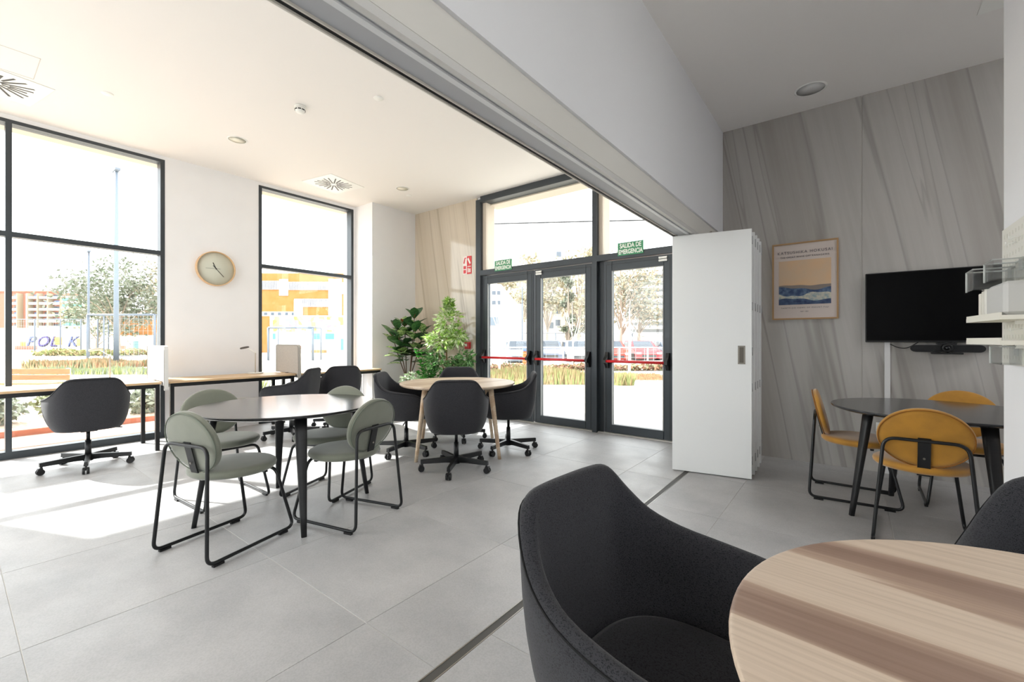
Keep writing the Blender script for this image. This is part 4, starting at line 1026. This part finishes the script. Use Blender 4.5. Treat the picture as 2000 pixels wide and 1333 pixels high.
def graffiti():
    m = bpy.data.materials.new('mural_paint'); m.use_nodes = True; nt = m.node_tree; b = nt.nodes['Principled BSDF']
    tc = nt.nodes.new('ShaderNodeTexCoord'); n = nt.nodes.new('ShaderNodeTexVoronoi'); n.inputs['Scale'].default_value = 2.2; n.distance = 'CHEBYCHEV'
    r = nt.nodes.new('ShaderNodeValToRGB'); r.color_ramp.interpolation = 'CONSTANT'; el = r.color_ramp.elements
    cs = ['#d9d9e6', '#b6b4d6', '#dcdc7a', '#e3a65c', '#d9d9e6', '#8fb2d2', '#c98a9c', '#e4e2dc']
    while len(el) < len(cs): el.new(.5)
    for i, (e, c) in enumerate(zip(el, cs)): e.position = i/len(cs); e.color = lin(c)
    nt.links.new(tc.outputs['Object'], n.inputs['Vector']); nt.links.new(n.outputs['Color'], r.inputs[0]); nt.links.new(r.outputs[0], b.inputs['Base Color']); return m
P('mural', 536, 690, 619, 648, graffiti(), -.34, -.3, label='multicoloured graffiti mural')
for a, b in ((536, 541), (611, 628), (638, 655)): P('window', a, b, 652, 663, mat('teal_glass', '#5fa39c', .4), -.34, -.3)
P('door_panel', 668, 676, 662, 684, mat('teal_glass', '#5fa39c'), -.34, -.3); P('planter_box', 616, 640, 684, 693, mat('straw_box', '#b3946b', .9), -1.0, -.3); P('step', 572, 592, 676, 682, BRK, -.7, -.3)
# door side
o, P = bld('white low building with small dark windows outside the double door', 860, 1022, 30, 594, 9, mat('white_facade', '#dedcd9', .9))
MB().prism([((860-941)*30/856, hz(595, 30)), ((1011-941)*30/856, hz(595, 30)), ((979-941)*30/856, hz(556, 30)), ((860-941)*30/856, hz(540, 30))], 0, 9, 'y').build('gable_wall', mat('white_facade', '#dedcd9'), o)
for y in (569, 588):
    P('window', 961, 968, y, y+7, WIN); P('window', 971, 977, y, y+7, WIN)
P('sign_board', 958, 975, 620, 636, mat('slate_board', '#74808c', .6), -.08, 0); P('door_panel', 978, 992, 650, 700, mat('pale_door', '#c6c8c8', .7), -.05, 0)
P('downpipe', 1019, 1021, 560, 700, WIN, -.1, 0)
o, P = bld('tall white apartment block with balcony bands outside the single door', 1228, 1420, 78, 522, 14, mat('apartment_white', '#d6d4d2', .9), 'apartment')
for r in range(10):
    y = 527+r*13; x0 = 1228+max(0, 6-r)*1.5
    P('balcony', x0, 1420, y+6, y+11.5, WB, -1.4, 0); P('window_band', x0+4, 1416, y, y+6, mat('band_window', '#8d8f90', .5), -.06, 0)
o, P = bld('cream house with blue-grey windows between the trees', 1062, 1130, 52, 585, 9, mat('house_cream', '#d9cfc2', .9), 'house')
for a, y in ((1085, 602), (1085, 625), (1112, 610), (1072, 630)): P('window', a, a+9, y, y+12, WIN); P('sill', a-1, a+10, y+12, y+13.5, WB, -.2, 0)
P('roof_edge', 1060, 1132, 581, 586, mat('roof_tile', '#bb8c74', .9), -.5, .2)
o, P = bld('blue-grey tower on the skyline above the double door', 1043, 1060, 230, 466, 10, mat('skyline_blue', '#a9afbd', .9), 'tower'); P('floor_band', 1043, 1060, 474, 477, WB, -.3, 0)
o, P = bld('pale block with one dark window frame on the skyline', 1062, 1108, 130, 484, 10, mat('skyline_white', '#dddcdf', .9)); P('window', 1087, 1096, 492, 502, WIN); P('window', 1070, 1078, 494, 502, mat('skyline_window', '#a9adb5'))
o, P = bld('white house under a sloping roof behind the left exit sign', 975, 1064, 70, 508, 10, WRR, 'house')
MB().prism([(-3.9, hz(508, 70)), (3.9, hz(508, 70)), (-1.2, hz(490, 70))], -.2, 10, 'y').build('roof', mat('roof_grey', '#b9b5b0'), o); P('window', 950+36, 994, 515, 523, WIN)
tag(MB().tube([away(700, 24, hz(441, 24)), away(945, 21, hz(438, 21)), away(1160, 19.5, hz(432.5, 19.5)), away(1500, 18, hz(425, 18))], .028, 6).build('overhead_cable', BLKM), 'thin black overhead cable crossing the sky outside the doors', 'cable')
o = thing('recycling_bin', 'orange bin with blue lid outside the double door', 'bin', away(1026, 23, ZG), YAW)
box((-.14, -.14, 0), (.14, .14, .72), .03).build('bin_body', mat('bin_orange', '#e0662f', .6), o); box((-.15, -.15, .72), (.15, .15, .98), .03).build('lid', mat('bin_blue', '#5470a0', .6), o)
# trees
def tree(lab, px, d, H_, cr_, trunk_h, n, mats, seed, name='tree', pine=False, lean=0, g=None):
    t = thing(name, lab, 'tree', away(px, d, ZG), 0, g); R = random.Random(seed)
    r0 = .05+.018*H_
    pts = catmull([(0, 0, 0), (lean*.3, 0, trunk_h*.6), (lean*.5, .1, trunk_h), (lean, 0, H_*.85)], 4)
    MB().tube(pts, [r0*(1-.75*i/len(pts)) for i in range(len(pts))], 8).build('trunk', mat('pale_bark', '#9b8d7d', .9), t)
    cl = []
    for k in range(13):
        a = R.uniform(0, 2*PI); q = cr_*R.uniform(.25, .85); z = trunk_h+(H_-trunk_h)*R.uniform(.1, .92)
        f = 1-.45*abs((z-trunk_h)/(H_-trunk_h)-.4); c = Vector((math.cos(a)*q*f+lean*.6, math.sin(a)*q*f, z)); cl.append(c)
        b0 = Vector(pts[min(len(pts)-1, int(len(pts)*min(.95, (z-cr_*.3)/H_)))]) if z > cr_*.4 else Vector(pts[5])
        MB().tube([b0, b0.lerp(c, .5)+Vector((0, 0, .1*cr_)), c], [r0*.35, r0*.22, r0*.08], 6).build('branch', mat('pale_bark', '#9b8d7d', .9), t)
    for m in mats:
        mb = MB()
        for k in range(n//len(mats)):
            c = cl[R.randrange(len(cl))]; v = Vector((R.gauss(0, 1), R.gauss(0, 1), R.gauss(0, .7)))*cr_*.2
            p = c+v; s = (.0045*d)*R.uniform(.6, 1.3)
            M = T(*p) @ Matrix.Rotation(R.uniform(0, 6), 4, (R.random()+.01, R.random(), R.random()))
            mb.add([(-s, 0, 0), (0, -s*.5, 0), (s, 0, 0), (0, s*.5, 0)], [(0, 1, 2, 3)], False, M)
        mb.build('foliage', m, t, kind='stuff', fix=False)
L1 = mat('tree_leaf_grey', '#85887a', .85); L2 = mat('tree_leaf_olive', '#97957b', .85); L3 = mat('tree_leaf_tan', '#ab9f86', .85); L4 = mat('tree_leaf_dark', '#68725c', .85)
tree('large loose pine beyond the left window, behind the lamp post', 232, 40, 8.3, 4.6, 3.0, 3600, [L1, L4], 61, lean=-1.0)
tree('slender tree at the right edge of the left window', 308, 46, 9.0, 3.2, 3.0, 1800, [L1, L3], 62)
tree('darker tree behind the goal frame beyond the left window', 190, 58, 7.0, 4.0, 2.0, 1800, [L4, L2], 63)
specs = [(968, 44, 8.6, 2.6, 3, [L3, L2], 'olive tree over the roofs at the left of the double door'), (1015, 62, 13, 3.5, 4, [L2, L3], 'broad tan tree on the skyline above the left exit sign'),
 (1068, 46, 8.8, 2.6, 3, [L2, L3], 'light green tree behind the middle door leaf'), (1109, 36, 7.6, .8, 1, [L4, L1], 'narrow dark cypress seen through the middle door leaf'),
 (1130, 48, 12, 3.6, 4, [L3, L2], 'tall tan tree left of the centre mullion'), (1183, 50, 12.2, 3.4, 4, [L3, L2], 'tall tan tree right of the centre mullion'),
 (1212, 34, 8.0, 2.8, 2.6, [L1, L3], 'grey-green tree at the left of the single door'), (1248, 36, 6.4, 2.4, 2.6, [L3, L1], 'small sparse tree in front of the white balconies'),
 (1150, 68, 8.0, 4, 2, [L2, L3], 'low olive tree behind the parked cars'), (1090, 67, 8.5, 4, 2, [L3, L1], 'low bushy tree behind the grey car')]
for i, (px, d, H_, c_, th, ms, lab) in enumerate(specs): tree(lab, px, d, H_, c_, th, 1700, ms, 70+i)
for i, (px, d, lab) in enumerate(((1229, 18, 'young white-stemmed tree in front of the red cars'), (1118, 19, 'young white-stemmed tree in front of the white car'), (975, 15.5, 'thin white sapling outside the left door leaf'))):
    t = thing('sapling', lab, 'tree', away(px, d, ZG))
    MB().tube([(0, 0, 0), (.03, 0, 1.2), (0, .02, 2.6 if i == 0 else 1.4)], [.07 if i == 0 else .04, .05 if i == 0 else .03, .02], 8).build('trunk', mat('white_bark', '#e0dfdb', .8), t)
    for k in range(5): a = k*1.3; MB().tube([(0, 0, 1.1+.15*k), (math.cos(a)*.25, math.sin(a)*.25, 1.6+.2*k), (math.cos(a)*.4, math.sin(a)*.4, 2.1+.2*k)], [.02, .012, .004], 5).build('branch', mat('white_bark', '#e0dfdb', .8), t)
# cars, nose towards the building
def car(lab, px, d, m, side=False):
    t = thing('car', lab, 'car', away(px, d, ZG-.15), YAW+(PI/2 if side else 0), 'cars parked beyond the exit doors')
    prof = [(0, .30), (.0, .62), (.12, .74), (1.05, .90), (1.75, 1.40), (3.1, 1.44), (3.9, 1.02), (4.15, .95), (4.2, .35), (4.0, .25), (.2, .25)]
    x = .86; R = []
    body = MB()
    sec = lambda s, e: [(s*(x-(.16 if z > 1.0 else e)), y+ (e*.5 if y < 1 else 0), z) for y, z in prof]
    body.rings([sec(-1, .06), [(-x+.0 + (.14 if z > 1.0 else 0), y, z) for y, z in prof], [(x-(.14 if z > 1.0 else 0), y, z) for y, z in prof], sec(1, .06)], smooth=False)
    body.build('car_body', m, t)
    G_ = mat('car_glass', '#39424c', .08)
    MB().add([(-.66, 1.07, .935), (.66, 1.07, .935), (.60, 1.70, 1.385), (-.60, 1.70, 1.385)], [(0, 1, 2, 3)], M=T(0, -.015, .012)).build('windscreen', G_, t)
    for s in (-1, 1):
        MB().prism([(1.35, .96), (1.85, 1.33), (3.0, 1.36), (3.5, 1.0)], s*.80, s*.735, 'x').build('side_window', G_, t)
        box((s*.80, -.02, .56), (s*.50, .06, .68), .01).build('headlight', mat('headlight', '#e8eaec', .1), t)
        MB().prism([(1.3, .92), (1.45, .92), (1.42, 1.04), (1.32, 1.04)], s*.88, s*1.0, 'x').build('mirror', m, t)
        for y in (.78, 3.35): MB().cone((s*.68, y, .31), (s*.87, y, .31), .31, .31, 20).cone((s*.87, y, .31), (s*.88, y, .31), .19, .17, 12).build('wheel', mat('tyre', '#26272a', .8), t)
    box((-.45, -.025, .36), (.45, .02, .52)).build('grille', mat('grille_dark', '#2c2e31', .5), t)
for px, d, c, lab in ((1016, 25, '#8d97a6', 'grey-blue car parked outside the double door'), (1076, 27.5, '#6f7a90', 'dark blue car between the grey and white cars'), (1136, 26, '#dfe1e3', 'white car seen at the right of the double door'),
                      (1205, 26.5, '#c23a2c', 'bright red car at the left of the single door'), (1268, 28, '#b33038', 'second red car behind the white sapling'), (1332, 28, '#74809a', 'blue-grey car at the right of the single door')):
    car(lab, px, d, mat('car_paint_'+c[1:], c, .25))
